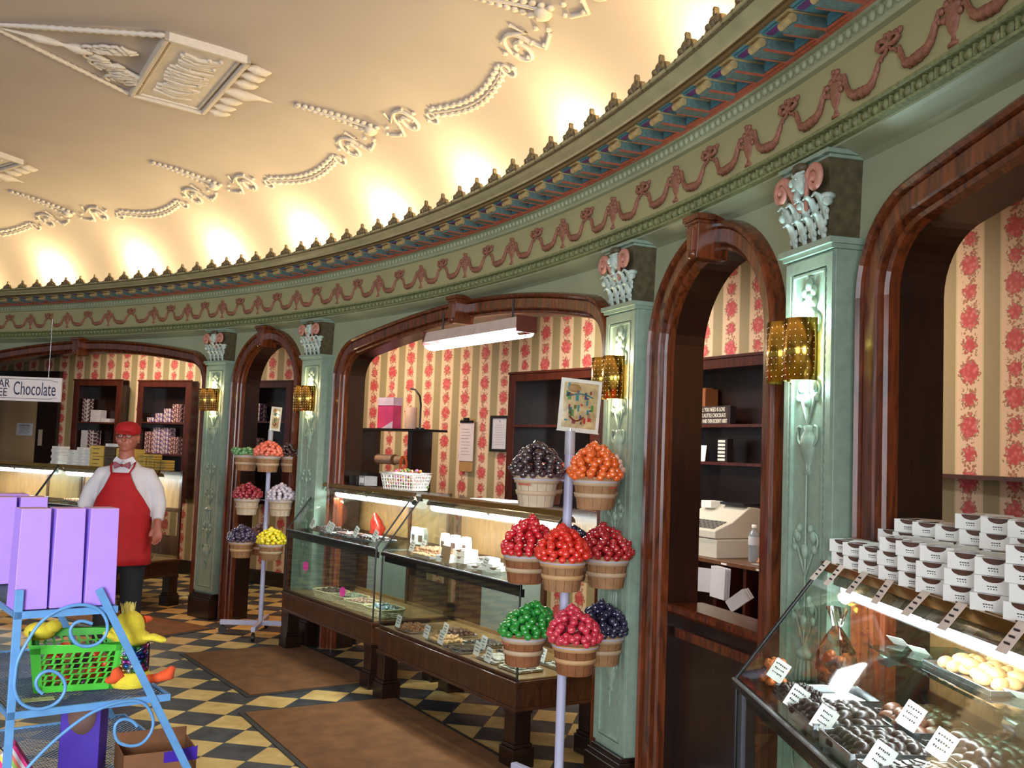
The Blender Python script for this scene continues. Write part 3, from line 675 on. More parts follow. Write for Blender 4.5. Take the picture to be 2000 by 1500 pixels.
# ---- hanging fluorescent fixture
def fixture():
    a = Vector((-.60, 6.25, 2.30)); b = Vector((.0, 5.95, 2.385)); ang = math.atan2(b.y - a.y, b.x - a.x); L = 1.22
    a = Vector(P3(2.95, -.1, 0)); 
    root = empty('fluorescent_fixture', (-.55, 6.62, 2.31), math.atan2(-.98, .62), 'white fluorescent light fixture hanging in the centre arch, tube lit', 'ceiling light')
    mb = MB(); L = 1.16; mb.add([(0, -.065, .0), (L, -.065, .0), (L, .065, .0), (0, .065, .0), (0, -.045, .07), (L, -.045, .07), (L, .045, .07), (0, .045, .07)], [(4, 5, 6, 7), (0, 1, 5, 4), (1, 2, 6, 5), (2, 3, 7, 6), (3, 0, 4, 7)])
    mb.build('housing', mat('fixture_enamel', (196, 178, 172), .4), root, recalc=False)
    for x in (-.004, L): mb = MB(); mb.box(x, x + .004, -.07, .07, -.02, .075); mb.build('end_cap', mat('fixture_end', (92, 44, 36), .5), root)
    mb = MB(); mb.grid([[(x, .06 * math.sin(a_), -.02 - .03 * math.cos(a_)) for a_ in [-PI / 2 + PI * i / 8 for i in range(9)]] for x in (.01, L - .01)], 0, True); mb.build('lamp_diffuser', TUBE, root, recalc=False)
    mb = MB(); mb.cyl((.15, 0, .07), (.15, 0, .19), .006); mb.cyl((L - .15, 0, .07), (L - .15, 0, .19), .006); mb.build('hanger_rod', BLACKI, root)
    M = root.matrix_basis; l = lamp('AREA', 'fixture_light', (0, 0, 0), 42, (1, .95, .86), size=L, size_y=.12)
    l.location = (-.62 + .5 * L * math.cos(root.rotation_euler.z), 6.62 + .5 * L * math.sin(root.rotation_euler.z), 2.24); l.rotation_euler = (0, 0, root.rotation_euler.z)
fixture()
# back room ceiling lights (behind the wall, out of sight)
for s_, e_, c_, w_ in ((3.2, 26, (1, .90, .78), 1.6), (5.2, 13, (1, .84, .66), .9), (.6, 16, (1, .82, .62), 1.2), (-2.6, 24, (1, .84, .64), 2.2), (7.6, 15, (1, .56, .26), 1.2)):
    l_ = lamp('AREA', 'back_room_light', P3(s_, -.75, 2.9), e_, c_, size=w_, size_y=.25); l_.data.spread = math.radians(120); aim(l_, P3(s_, -1.9, 1.5))
for s_, o_, e_ in ((-.3, .7, 9), (.6, -.9, 7), (6.2, -.8, 3)):
    l_ = lamp('SPOT', 'doorway_downlight', P3(s_, o_, 2.5), e_ * 12, (1, .38, .10), size=.06, spot=1.25); l_.rotation_euler = (0, 0, 0)

# ================================================================== PRICE CARDS, TRAYS, CHOCOLATES
def card_mesh(w_=.045, h=.06, lines=3, seed=0):
    rr = random.Random(seed); mb = MB(); mb.box(-w_ / 2, w_ / 2, -.0006, .0006, 0, h, 0)
    for i in range(lines):
        z = h * (.78 - .22 * i); a = rr.uniform(.25, .4) * w_; n = 6
        for j in range(n):
            x = -a + 2 * a * j / n; mb.box(x, x + 1.4 * a / n, -.0012, -.0006, z - rr.uniform(.001, .003), z + rr.uniform(.001, .003), 1)
    return mb
CARDS = [card_mesh(.048, .062, 3, i).build('price_card', [WHITEP, INK]) for i in range(3)]
_used = set()
def price_card(loc, rz, label, tilt=-.25, sc=1., roll=0.):
    i = len(_used) % 3; src = CARDS[i]
    o = src if i not in [k for k, _ in _used] else src.copy()
    if o is not src: COL.objects.link(o)
    _used.add((i, len(_used))); o.location = loc; o.rotation_euler = (tilt, roll, rz); o.scale = (sc, 1, sc)
    return tag(o, label, 'price card', 'white price cards')
CHOCS = [mat('dark_chocolate', (44, 24, 18), .36, var=.2), mat('milk_chocolate', (92, 52, 32), .4, var=.2), mat('pale_nut_candy', (196, 150, 96), .45, var=.3), mat('nut_brown_clusters', (150, 100, 62), .5, var=.4), mat('dusted_cookie', (196, 186, 172), .7, var=.35, vs=60), mat('white_chocolate', (222, 204, 160), .35, var=.1)]
WRAP = mat('clear_cellophane', (235, 238, 240), .08, var=0, spec=1., trans=.85)
def choc_mesh(kind, m):
    mb = MB()
    if kind == 'dome': mb.lathe([(.014, 0), (.016, .003), (.0145, .010), (.009, .016), (.001, .018)], 10)
    elif kind == 'egg': mb.sphere((0, 0, .011), (.021, .014, .012), 10, 7)
    elif kind == 'square': mb.box(-.013, .013, -.013, .013, 0, .012); mb.box(-.01, .01, -.002, .002, .012, .014)
    elif kind == 'bar': mb.box(-.032, .032, -.012, .012, 0, .011); [mb.box(x, x + .01, -.012, .012, .011, .013) for x in (-.03, -.01, .01, .026)]
    elif kind == 'cluster':
        rr = random.Random(5)
        for _ in range(8): mb.sphere((rr.uniform(-.012, .012), rr.uniform(-.012, .012), .008 + rr.uniform(0, .01)), rr.uniform(.006, .009), 6, 4)
    elif kind == 'twist':
        for i in range(7): mb.sphere((-.03 + .01 * i, .004 * math.sin(i * 2), .01), (.011, .009, .009), 6, 5)
    elif kind == 'flat': mb.lathe([(.018, 0), (.021, .004), (.017, .008), (.001, .009)], 9)
    o = mb.build('chocolate_' + kind, m, bevel=.002 if kind in ('square', 'bar') else 0); return o
def heap(x0, x1, y0, y1, nx, ny, layers, rr, jit=.2):
    out = []
    for l in range(layers):
        for i in range(nx - l):
            for j in range(ny - l):
                out.append((x0 + (x1 - x0) * (i + .5 + l * .5) / nx + rr.uniform(-jit, jit) * (x1 - x0) / nx, y0 + (y1 - y0) * (j + .5 + l * .5) / ny + rr.uniform(-jit, jit) * (y1 - y0) / ny, l * .014, rr.uniform(0, PI) if jit > .12 else rr.uniform(-.1, .1)))
    return out
def tray(M, x, y, z, wx, wy, label, rz=0., h=.016, m=None, name='tray', cat='tray', rotz=0.):
    root = empty(name, on(M, x, y, z), rotz + rz, label, cat)
    mb = MB(); a, b = wx / 2, wy / 2; mb.box(-a, a, -b, b, 0, .003); mb.box(-a, a, -b, -b + .003, 0, h); mb.box(-a, a, b - .003, b, 0, h); mb.box(-a, -a + .003, -b, b, 0, h); mb.box(a - .003, a, -b, b, 0, h)
    mb.build('tray_body', m or STEEL, root, bevel=.001)
    mb = MB(); mb.tube([(-a, -b, h), (a, -b, h), (a, b, h), (-a, b, h)], .0022, 6, closed=True); mb.build('rim', m or STEEL, root)
    return root
CH = {}
def fill(M, rotz, x, y, z, wx, wy, kind, mi, label, group, nx, ny, layers=1, jit=.15, sc=1., rz=0., seed=1):
    rr = random.Random(seed); key = (kind, mi)
    T = M @ Matrix.Translation((x, y, z)) @ Matrix.Rotation(rz, 4, 'Z')
    for (px, py, pz, a) in heap(-wx / 2 * .9, wx / 2 * .9, -wy / 2 * .9, wy / 2 * .9, nx, ny, layers, rr, jit):
        if key not in CH: o = CH[key] = choc_mesh(kind, CHOCS[mi])
        else: o = CH[key].copy(); COL.objects.link(o)
        o.location = T @ Vector((px, py, .004 + pz)); o.rotation_euler = (rr.uniform(-.12, .12), rr.uniform(-.12, .12), rotz + rz + a); o.scale = (sc, sc, sc)
        tag(o, label, 'chocolate', group)
# centre-right showcase, deck (local x from its left end, y from the front)
D = .448
specs = [(.22, .14, 'cluster', 3, 6, 4, 2, 'nut brown cluster chocolate in the leftmost deck tray'), (.46, .32, 'egg', 1, 5, 4, 2, 'milk chocolate egg piece in the back deck tray'),
         (.62, .15, 'twist', 2, 3, 6, 2, 'pale striped twist in the middle deck tray'), (.80, .33, 'dome', 0, 7, 5, 1, 'dark dome chocolate in the tray by the back frame'),
         (.88, .12, 'square', 0, 7, 5, 1, 'dark square chocolate in the front row deck tray'), (1.10, .35, 'dome', 0, 7, 5, 2, 'dark dome chocolate in the right back deck tray'), (1.20, .16, 'flat', 4, 5, 4, 2, 'pinkish dusted round in the pile right of the squares'), (1.43, .15, 'flat', 4, 5, 5, 3, 'dusted bark piece heaped at the right end of the deck'), (1.47, .40, 'flat', 4, 4, 3, 2, 'dusted round in the bag at the back right corner')]
nm_ = ['leftmost', 'back left', 'middle', 'back middle', 'front, full of dark squares', 'back right', 'pale round', 'big right end', 'back corner']
for i, (x, y, k, mi, nx, ny, ly, lb) in enumerate(specs):
    wx, wy = (.2, .17) if k != 'flat' else (.19, .17)
    tray(M2, x, y, D, wx, wy, 'silver candy tray on the centre case deck, ' + nm_[i], rotz=A2, h=.012)
    fill(M2, A2, x, y, D, wx, wy, k, mi, lb, 'chocolates, ' + nm_[i] + ' tray of the centre case', nx, ny, ly, .12 if k in ('square', 'dome') else .25, 1.15 if k == 'flat' else 1., seed=i)
for i, (x, y) in enumerate([(.14, .06), (.50, .20), (.52, .06), (.72, .05), (.95, .20), (1.08, .08), (1.25, .05), (1.36, .33)]):
    price_card(on(M2, x, y, D + .012), A2 - .0, ['leftmost price card on the centre case deck', 'price card behind the front ones, left of the twists tray', 'price card in front of the nut twist tray', 'price card left of the dark squares tray', 'price card in the middle of the deck by dark domes', 'price card beside the pale rounds', 'price card in front of the big dusted bark heap', 'price card at the right end behind the hanging buckets'][i], sc=1.25, tilt=-.2, roll=.12)
# centre-right showcase, middle shelf
Dm = .930
tray(M2, .30, .22, Dm, .30, .22, 'shallow tray of nut brittle on the middle shelf', rotz=A2); fill(M2, A2, .30, .22, Dm, .30, .22, 'cluster', 3, 'tan nut brittle cluster on the middle shelf', 'nut brittle on the middle shelf', 8, 6, 2, .3, 1.1, seed=30)
tray(M2, .42, .10, Dm, .26, .10, 'glass dish of pale nuts at the shelf front', rotz=A2, h=.02); fill(M2, A2, .42, .10, Dm, .24, .10, 'cluster', 2, 'pale nut cluster in the dish at the shelf front', 'pale nuts in the shelf front dish', 7, 3, 1, .3, .9, seed=31)
for i, (x, y, t_) in enumerate([(.16, .20, 0), (.20, .10, 0), (.50, .16, .0), (1.16, .06, 0)]):
    price_card(on(M2, x, y, Dm + .015), A2, ['cream price card left of the nut brittle', 'pinkish price card in front of the nut brittle', 'white price card right of the nut brittle', 'price card leaning by the flat white boxes on the shelf'][i], sc=1.15, roll=.15)
def gable(i, lb):                      # little white gabled boxes with a window
    root = empty('gable_box', (0, 0, 0), 0, lb, 'box', 'white gabled candy boxes')
    mb = MB(); pl = [(-.045, 0), (.045, 0), (.045, .075), (.03, .115), (-.03, .115), (-.045, .075)]; mb.prism(pl, 0, .035); mb.build('carton', WHITEP, root)
    mb = MB(); mb.box(-.024, .024, -.002, 0, .02, .065); mb.build('window', mat('cocoa_window', (92, 66, 56), .3), root); return root
for i, (M_, A_, x) in enumerate([(M1, A1, 1.32), (M1, A1, 1.42), (M2, A2, .08), (M2, A2, .22), (M2, A2, .36)]):
    g = gable(i, ['white gabled box with window, leftmost of five on the shelf', 'white gabled box with window, second from the left', 'white gabled box with window, middle of the five', 'white gabled box with window, fourth from the left', 'white gabled box with window, rightmost of the five'][i])
    g.location = on(M_, x, .40, Dm); g.rotation_euler = (0, 0, A_ + (.1 if i % 2 else -.1))
def white_box(loc, rz, label, w_=.085, d=.12, h=.038, grp='white candy boxes', pane=True):
    root = empty('candy_box', loc, rz, label, 'box', grp); mb = MB(); mb.box(-w_ / 2, w_ / 2, -d / 2, d / 2, 0, h); mb.build('carton', WHITEP, root, bevel=.0012)
    if pane:
        mb = MB(); vs = [(.026 * math.cos(a), -d / 2 - .0006, h - .001 - .013 * math.sin(a)) for a in [PI * i / 8 for i in range(9)]]; mb.add(vs, [tuple(range(9))])
        vt = [(.026 * math.cos(a), -d / 2 - .0 + .05 * math.sin(a), h + .0006) for a in [PI * i / 8 for i in range(9)]]; mb.add(vt, [tuple(range(9))])
        mb.build('window', mat('box_window', (92, 60, 44), .12, var=.3, vs=60, spec=.9), root, recalc=False)
        mb = MB()
        for k, z in enumerate((.016, .0105)): 
            for j in range(4): mb.box(-.013 + .006 * j + .002 * k, -.009 + .006 * j, -d / 2 - .0012, -d / 2 - .0002, z - .001, z + .0012)
        mb.build('lettering', INK, root)
    return root
for i, (x, y, z, a) in enumerate([(.72, .20, 0, .1), (.72, .20, .04, .1), (.66, .12, 0, .2), (.82, .3, 0, 0), (1.0, .14, 0, .3), (1.10, .2, 0, .3), (1.05, .17, .02, .35), (1.2, .3, 0, 0)]):
    white_box(on(M2, x, y, Dm + z), A2 + a, ['white candy box under another, right of the nut dish', 'white candy box with window, topmost right of the nut dish', 'white candy box half behind the brown card', 'white candy box at the back of the middle shelf', 'flat white box left of the striped ones', 'flat white striped box on the shelf', 'flat white box on top, near the glass jar', 'flat white box right of the glass jar'][i], .12, .10, .038 if i < 4 else .018, 'white boxes on the centre middle shelf')
mb = MB(); mb.box(-.055, .055, -.002, .002, 0, .1); o = mb.build('brown_card', mat('kraft_card', (142, 110, 78), .7)); o.location = on(M2, .70, .07, Dm); o.rotation_euler = (-.15, 0, A2); tag(o, 'blank brown card standing in front of the white boxes', 'card')
jar = empty('candy_jar', on(M2, 1.0, .40, Dm), 0, 'clear glass jar with coral candies and pink bow', 'jar')
mb = MB(); mb.lathe([(.045, 0), (.062, .02), (.066, .07), (.055, .12), (.045, .14), (.055, .16)], 18, cap=False); mb.build('glass_body', mat('ribbed_jar_glass', (170, 198, 188), .15, trans=.7, var=.1), jar)
mb = MB(); 
for i in range(28): a = R.uniform(0, 6.28); r = R.uniform(0, .045); mb.sphere((r * math.cos(a), r * math.sin(a), .165 + R.uniform(0, .03)), .013, 7, 5)
mb.build('coral_candies', mat('coral_candy', (232, 96, 72), .25), jar)['kind'] = 'stuff'
mb = MB()
for sg in (-1, 1): mb.sphere((-.06, -.03, .125 + sg * .02), (.02, .02, .016), 8, 5); mb.tube([(-.06, -.03, .12), (-.075, -.035, .09)], .007, 5)
mb.build('pink_bow', mat('pink_ribbon', (236, 180, 186), .5), jar)
# centre-left showcase: wicker trays, hearts, chocolates
WICK = mat('pale_wicker', (230, 218, 172), .6, var=.25, vs=90, bump=.5, bs=160)
def wicker(M_, x, y, rz, label, fill_c, A_):
    root = empty('wicker_tray', on(M_, x, y, D), A_ + rz, label, 'basket', 'pale wicker trays in the left showcase')
    a, b, h = .145, .10, .055; mb = MB(); mb.box(-a * .86, a * .86, -b * .84, b * .84, 0, .006)
    for k in range(5):
        f = k / 4; aa, bb = a * (.86 + .14 * f), b * (.84 + .16 * f); z = h * f
        ring = [(aa * math.copysign(abs(math.cos(t)) ** .5, math.cos(t)), bb * math.copysign(abs(math.sin(t)) ** .5, math.sin(t)), z + .003 * math.sin(t * 16)) for t in [2 * PI * i / 36 for i in range(36)]]
        mb.tube(ring, .0045 if k < 4 else .007, 5, closed=True)
    for i in range(26):
        t = 2 * PI * i / 26; cx, cy = math.copysign(abs(math.cos(t)) ** .5, math.cos(t)), math.copysign(abs(math.sin(t)) ** .5, math.sin(t))
        mb.tube([(a * .86 * cx, b * .84 * cy, 0), (a * cx, b * cy, h)], .003, 4)
    mb.build('weave', WICK, root)
    mb = MB(); rr = random.Random(int(x * 100))
    for i in range(44): mb.sphere((rr.uniform(-.1, .1), rr.uniform(-.06, .06), .034 + rr.uniform(0, .03)), (.018, .014, .012), 6, 4)
    o = mb.build('wrapped_candy', fill_c); o.location = on(M_, x, y, D + .002); o.rotation_euler = (0, 0, A_ + rz); tag(o, 'wrapped sweets heaped in the ' + label.split(',')[0], 'candy', None, 'stuff')
    mb = MB(); mb.sphere((0, 0, .02), (a * .95, b * .92, .034), 14, 6)
WR1 = mat('cellophane_green_candy', (170, 184, 160), .2, var=.5, vs=60, spec=1.); WR2 = mat('cellophane_pink_candy', (206, 170, 150), .2, var=.5, vs=60, spec=1.); WR3 = mat('cellophane_blue_candy', (170, 190, 196), .15, var=.6, vs=60, spec=1.)
wicker(M1, .52, .16, .1, 'leftmost pale wicker tray, darker sweets', mat('plum_sweets', (90, 70, 72), .3, var=.5, vs=50), A1); wicker(M1, .82, .18, .1, 'second pale wicker tray from the left', WR1, A1)
wicker(M1, 1.08, .16, .15, 'third pale wicker tray, behind the pink tag', WR2, A1); wicker(M1, 1.37, .17, .1, 'rightmost pale wicker tray, silvery sweets', WR3, A1)
for i, (x, y, z, lb) in enumerate([(.28, .02, .16, 'pink round tag on the glass at the left end of the wicker trays'), (.93, .03, .05, 'pink round tag standing between wicker trays')]):
    mb = MB(); n = 22; mb.prism([((.022 + .002 * (j % 2)) * math.cos(2 * PI * j / n), .055 + (.034 + .003 * (j % 2)) * math.sin(2 * PI * j / n)) for j in range(n)], -.001, .001); mb.box(-.002, .002, -.001, .001, 0, .03)
    o = mb.build('pink_tag', mat('hot_pink_card', (226, 30, 150), .5, var=0)); o.location = on(M1, x, y + .03, D + z); o.rotation_euler = (0, 0, A1 + .7); tag(o, lb, 'tag')
for i, (x, y, wx, wy, k, mi, nx, ny, lb) in enumerate([(.35, .2, .26, .2, 'cluster', 0, 7, 5, 'dark cluster on the left upper shelf tray'), (.72, .2, .3, .2, 'flat', 1, 7, 5, 'brown round on the middle upper shelf tray'), (1.12, .2, .3, .2, 'dome', 0, 9, 6, 'dark dome on the right upper shelf tray')]):
    tray(M1, x, y, Dm, wx, wy, ['left tray on the upper shelf of the left showcase', 'middle tray on the upper shelf of the left showcase', 'right tray on the upper shelf of the left showcase'][i], rotz=A1); fill(M1, A1, x, y, Dm, wx, wy, k, mi, lb, lb + 's', nx, ny, 2, .3, seed=50 + i)
for i, (x, y) in enumerate([(.22, .1), (.48, .12), (.62, .08), (.95, .12), (1.25, .12)]):
    price_card(on(M1, x, y, Dm + .02), A1, 'price card %s on the upper shelf of the left showcase' % ['at the left end', 'second from the left', 'third from the left', 'fourth from the left', 'at the right end'][i], sc=1.2, roll=.35)
mb = MB(); mb.tube([(0, 0, 0), (.02, .01, .05), (.0, 0, .11), (-.01, 0, .17)], [.05, .06, .045, .01], 9); o = mb.build('foil_bundle', mat('red_foil', (168, 44, 30), .25, .3, var=.5, vs=30)); o.location = on(M1, .70, .42, Dm); tag(o, 'red wrapped bundle at the back of the left showcase', 'candy')

# ---- right foreground showcase contents (x from its left end towards the camera)
CELLO = mat('amber_cellophane', (176, 132, 84), .2, var=.5, vs=25, spec=.9)
BAGG = glass_mat('clear_bag', (236, 232, 222), 1.6)
o = MB(); pts = []
for i in range(15): pass
mb = MB(); rr = random.Random(4)
for i in range(60): mb.sphere((rr.uniform(-.05, .05), rr.uniform(-.03, .03), rr.uniform(0, .10)), (.018, .014, .012), 6, 4)
root = empty('candy_bag', on(MR, .10, .28, Dm), AR, 'clear cellophane bag of orange candy standing by the left glass end', 'bag')
mb.build('orange_sweets', mat('orange_brown_sweets', (170, 92, 44), .35, var=.5, vs=40), root)['kind'] = 'stuff'
mb = MB(); rows = []
for i, (z, a, b) in enumerate([(0, .075, .05), (.05, .08, .055), (.11, .07, .05), (.15, .045, .03), (.18, .02, .012), (.21, .04, .02), (.235, .055, .03)]):
    rows.append([(a * math.cos(t) * (1 + .08 * math.sin(5 * t + i)), b * math.sin(t) * (1 + .1 * math.cos(4 * t + i)), z) for t in [2 * PI * j / 20 for j in range(20)]])
mb.grid(rows, 0, False, False, True); mb.build('bag_film', BAGG, root, recalc=False)
root = empty('candy_bag', on(MR, .07, .10, Dm), AR, 'small bag of orange jellies at the front left corner of the right case', 'bag')
mb = MB()
for i in range(40): mb.sphere((rr.uniform(-.035, .04), rr.uniform(-.03, .03), rr.uniform(0, .07)), (.016, .012, .012), 6, 4)
mb.build('orange_sweets', mat('orange_jellies', (196, 104, 50), .3, var=.4, vs=40), root)['kind'] = 'stuff'
WLIN = mat('white_tray_liner', (224, 226, 226), .5)
def rtray(x, y, wx, wy, lb): return tray(MR, x, y, Dm, wx, wy, lb, rotz=AR, h=.035)
rtray(.33, .17, .18, .24, 'silver tray with white liner, nearest the left glass end')
mb = MB(); mb.box(-.07, .07, -.02, .11, .012, .016); o = mb.build('tray_liner', WLIN); o.location = on(MR, .33, .17, Dm); o.rotation_euler = (0, 0, AR + .15); tag(o, 'white paper liner lying in the nearest left silver tray', 'paper')
fill(MR, AR, .31, .10, Dm, .16, .10, 'cluster', 0, 'dark cluster chocolate in the white lined silver tray', 'dark clusters in the lined tray', 5, 4, 2, .3, 1.2, seed=60)
big = [(.56, .12, .2, .2, 'egg', 0, 5, 6, 2, 'front left'), (.60, .33, .24, .18, 'egg', 1, 6, 5, 2, 'back left'), (.80, .12, .2, .2, 'dome', 0, 6, 6, 2, 'front middle'), (.90, .34, .26, .2, 'egg', 0, 6, 6, 3, 'back right heap'), (1.05, .12, .22, .2, 'square', 0, 6, 6, 2, 'front right'), (1.32, .2, .26, .26, 'dome', 1, 7, 7, 2, 'far right')]
for i, (x, y, wx, wy, k, mi, nx, ny, ly, lb) in enumerate(big):
    rtray(x, y, wx, wy, 'silver chocolate tray in the right case, ' + lb)
    fill(MR, AR, x, y, Dm + .01, wx, wy, k, mi, 'glossy dark chocolate in the %s tray of the right case' % lb, 'chocolates in the right case, %s tray' % lb, nx, ny, ly, .3, 1.35, seed=70 + i)
fill(MR, AR, .72, .44, 1.096, .3, .16, 'egg', 2, 'pale ridged chocolate on the upper glass shelf', 'pale chocolates on the upper glass shelf', 7, 4, 2, .3, 1.2, seed=90)
fill(MR, AR, 1.12, .44, 1.096, .3, .16, 'egg', 1, 'milk chocolate egg on the upper glass shelf', 'milk chocolates on the upper glass shelf', 7, 4, 2, .3, 1.2, seed=91)
tray(MR, .72, .44, 1.096, .34, .2, 'tray of pale chocolates on the upper glass shelf', rotz=AR, h=.012)
nmR = ['at the front left corner over orange sweets', 'leaning on the lined silver tray', 'in front of the front left heap', 'white, standing between the front and back heaps', 'in front of the dark squares', 'at the right edge of the picture, lowest']
for i, (x, y, z) in enumerate([(.16, .07, .03), (.45, .03, .02), (.66, .03, .02), (.72, .22, .05), (.92, .2, .04), (1.0, .03, .03)]):
    price_card(on(MR, x, y, Dm + z), AR + 1.0, 'price card %s' % nmR[i], sc=1.0, roll=.5, tilt=-.3)
# folded price tags hung over the sloping pane of the right case, along its top edge
d_ = Vector((0, .28, 1.295 - .93)).normalized()
for i, x in enumerate([.06, .18, .35, .52, .73, .91, 1.16, 1.35]):
    root = empty('hanging_price_tag', on(MR, x, .268, 1.288), AR, ['pinkish price tag over the left top corner', 'second price tag on the top rail from the left', 'third price tag on the top rail from the left', 'fourth price tag on the top rail, over the tube light', 'large price tag near the middle of the top rail', 'price tag right of the large middle one', 'tilted price tag near the right edge of the picture', 'last price tag on the top rail'][i] + ' of the right case', 'price card', 'price tags along the top rail')
    mb = MB(); w_ = .022; Ln = .075; a = Vector((0, 0, .012)); b = a - d_ * Ln; n_ = Vector((0, -d_.z, d_.y)) * .004; sk = R.uniform(-.02, .01)
    vs = [(-w_, a.y + n_.y, a.z + n_.z), (w_, a.y + n_.y, a.z + n_.z), (w_ + sk, b.y + n_.y, b.z + n_.z), (-w_ + sk, b.y + n_.y, b.z + n_.z)]
    mb.add(vs + [(v[0], v[1] + .0015, v[2] + .001) for v in vs], [(0, 1, 2, 3), (7, 6, 5, 4), (0, 4, 5, 1), (1, 5, 6, 2), (2, 6, 7, 3), (3, 7, 4, 0)]); mb.build('card', mat('pinkish_card', (226, 208, 196), .6), root)
    mb = MB()
    for k in range(3):
        c = a.lerp(b, .25 + .22 * k) + n_ * 1.3; mb.box(-.012 + sk * .4, .01 + sk * .4, c.y - .001, c.y, c.z - .003, c.z + .002)
    mb.build('handwriting', INK, root)
# reflections of slips inside the case, built as thin white sheets
for i, x in enumerate([.22, .36, .58, .86]):
    mb = MB(); mb.box(-.03, .03, -.02, .02, 0, .001); o = mb.build('slip_reflection', WHITEP); o.location = on(MR, x + .04, .40, 1.10 + .0); o.rotation_euler = (-.7, .0, AR + .4); tag(o, 'white sheet standing in for a slip reflection under the tube light, %s from the left' % ['first', 'second', 'third', 'fourth'][i], 'card', 'slip reflections under the tube light')
# boxes on top of the right case: stacks on the shelf
cnt = 0
rows_ = [(.02, .34, [(.0, 2), (.12, 2), (.24, 2), (.36, 3), (.50, 3), (.62, 3), (.76, 3), (.89, 3), (1.02, 4)]), (.02, .47, [(.03, 3), (.15, 4), (.28, 4), (.41, 4), (.54, 5), (.67, 5), (.80, 5), (.93, 5), (1.06, 5)])]
on_w = ['bottom', 'second', 'third', 'fourth', 'top']; stn = ['first', 'second', 'third', 'fourth', 'fifth', 'sixth', 'seventh', 'eighth', 'ninth']
for ri, (x_, y_, st) in enumerate(rows_):
    for si, (dx, n) in enumerate(st):
        for k in range(n):
            lab = 'white truffle box, %s level of the %s %s row stack from the left' % (on_w[k] , stn[si], 'front' if ri == 0 else 'back')
            white_box(on(MR, x_ + .05 + dx + R.uniform(-.008, .008), y_ + R.uniform(-.006, .006), 1.296 + .0385 * k), AR + .60 + R.uniform(-.06, .06), lab, .088, .12, .038, 'white truffle boxes stacked on the right case')
# ================================================================== CANDY BUCKET STANDS
def bucket(root_loc, rz, label, wmat, band, tagged):
    root = empty('wooden_bucket', root_loc, rz, label, 'bucket')
    mb = MB(); mb.lathe([(.076, 0), (.079, .004), (.099, .14), (.103, .145), (.097, .145), (.092, .13), (.074, .01)], 26); mb.build('staves', wmat, root)
    mb = MB()
    for a in range(14):
        t = 2 * PI * a / 14; mb.tube([(.0785 * math.cos(t), .0785 * math.sin(t), .004), (.1 * math.cos(t), .1 * math.sin(t), .142)], .0008, 4)
    mb.build('stave_gap', MAHOG, root)
    mb = MB()
    for z, h, r in ((.118, .026, .0995), (.062, .02, .0905)): mb.lathe([(r - .004, z - h / 2), (r + .0005, z - h / 2), (r + .0045, z + h / 2), (r, z + h / 2)], 26, cap=False)
    mb.build('hoop', band, root)
    if tagged:
        mb = MB(); rows = [[((.0985 + .002 * k) * math.sin(t), -(.0985 + .002 * k) * math.cos(t), .095 + .022 * k) for k in (0, 1)] for t in [-.35 + .1 * i for i in range(8)]]; mb.grid(rows, 0, False); mb.build('red_stamp', mat('faded_red_stamp', (186, 96, 74), .6, var=.3, vs=80), root, recalc=False)
    return root
WB = [mat('whitewashed_poplar', (206, 186, 160), .6, var=.12, vs=40), mat('tan_poplar', (170, 126, 88), .55, var=.2, vs=30), mat('brown_poplar', (150, 96, 62), .5, var=.2, vs=30)]
BND = [mat('pale_hoop', (196, 168, 136), .6, var=.1), mat('light_tan_hoop', (204, 160, 112), .55, var=.1)]
def candy_mat(n, c, em=0): 
    t = NT(n); f = t.ramp(t.noise(t.coord(), 45, 3), .42, .72); t.col(t.mix(t.math('MULTIPLY', f, .5), lin(c), lin((min(255, c[0] + 70), min(255, c[1] + 60), min(255, c[2] + 60))))); t.rough(.2)  # pale noise patches are wrapper glints painted into the candy colour
    t.b.inputs['Coat Weight'].default_value = 1; t.b.inputs['Coat Roughness'].default_value = .05; t.b.inputs['Specular IOR Level'].default_value = .8; t.b.inputs['Subsurface Weight'].default_value = .25; t.b.inputs['Subsurface Radius'].default_value = (.02, .01, .01)
    t.bump(t.noise(t.coord(), 110, 3), .7, .004); return t.m
CC = {'black': candy_mat('grape_black_candy', (48, 28, 34)), 'orange': candy_mat('orange_candy', (236, 96, 20)), 'pink': candy_mat('pale_pink_candy', (226, 170, 160)), 'amber': candy_mat('red_orange_candy', (214, 74, 36)),
      'red': candy_mat('cherry_candy', (206, 18, 30)), 'tomato': candy_mat('scarlet_candy', (226, 34, 14)), 'crimson': candy_mat('crimson_candy', (166, 16, 24)), 'navy': candy_mat('navy_candy', (22, 24, 58)), 'green': candy_mat('green_candy', (12, 136, 34)),
      'rose': candy_mat('rose_candy', (206, 40, 66)), 'coral': candy_mat('coral_candy_ball', (240, 110, 84)), 'wine': candy_mat('wine_candy', (150, 20, 40)), 'white': candy_mat('frosted_white_candy', (206, 190, 204)), 'purple': candy_mat('dark_purple_candy', (56, 44, 76)), 'yellow': candy_mat('yellow_candy', (246, 218, 24)), 'mint': candy_mat('mint_candy', (96, 150, 96)), 'brown': candy_mat('root_beer_candy', (110, 72, 66))}
def candy_mesh():
    mb = MB(); mb.sphere((0, 0, 0), (.0195, .0195, .0165), 10, 7); 
    for k in range(5): a = 2 * PI * k / 5; mb.sphere((.011 * math.cos(a), .011 * math.sin(a), .012), (.006, .006, .006), 5, 4)
    return mb
CM = {}
rest = MB(); restm = list(CC.keys())
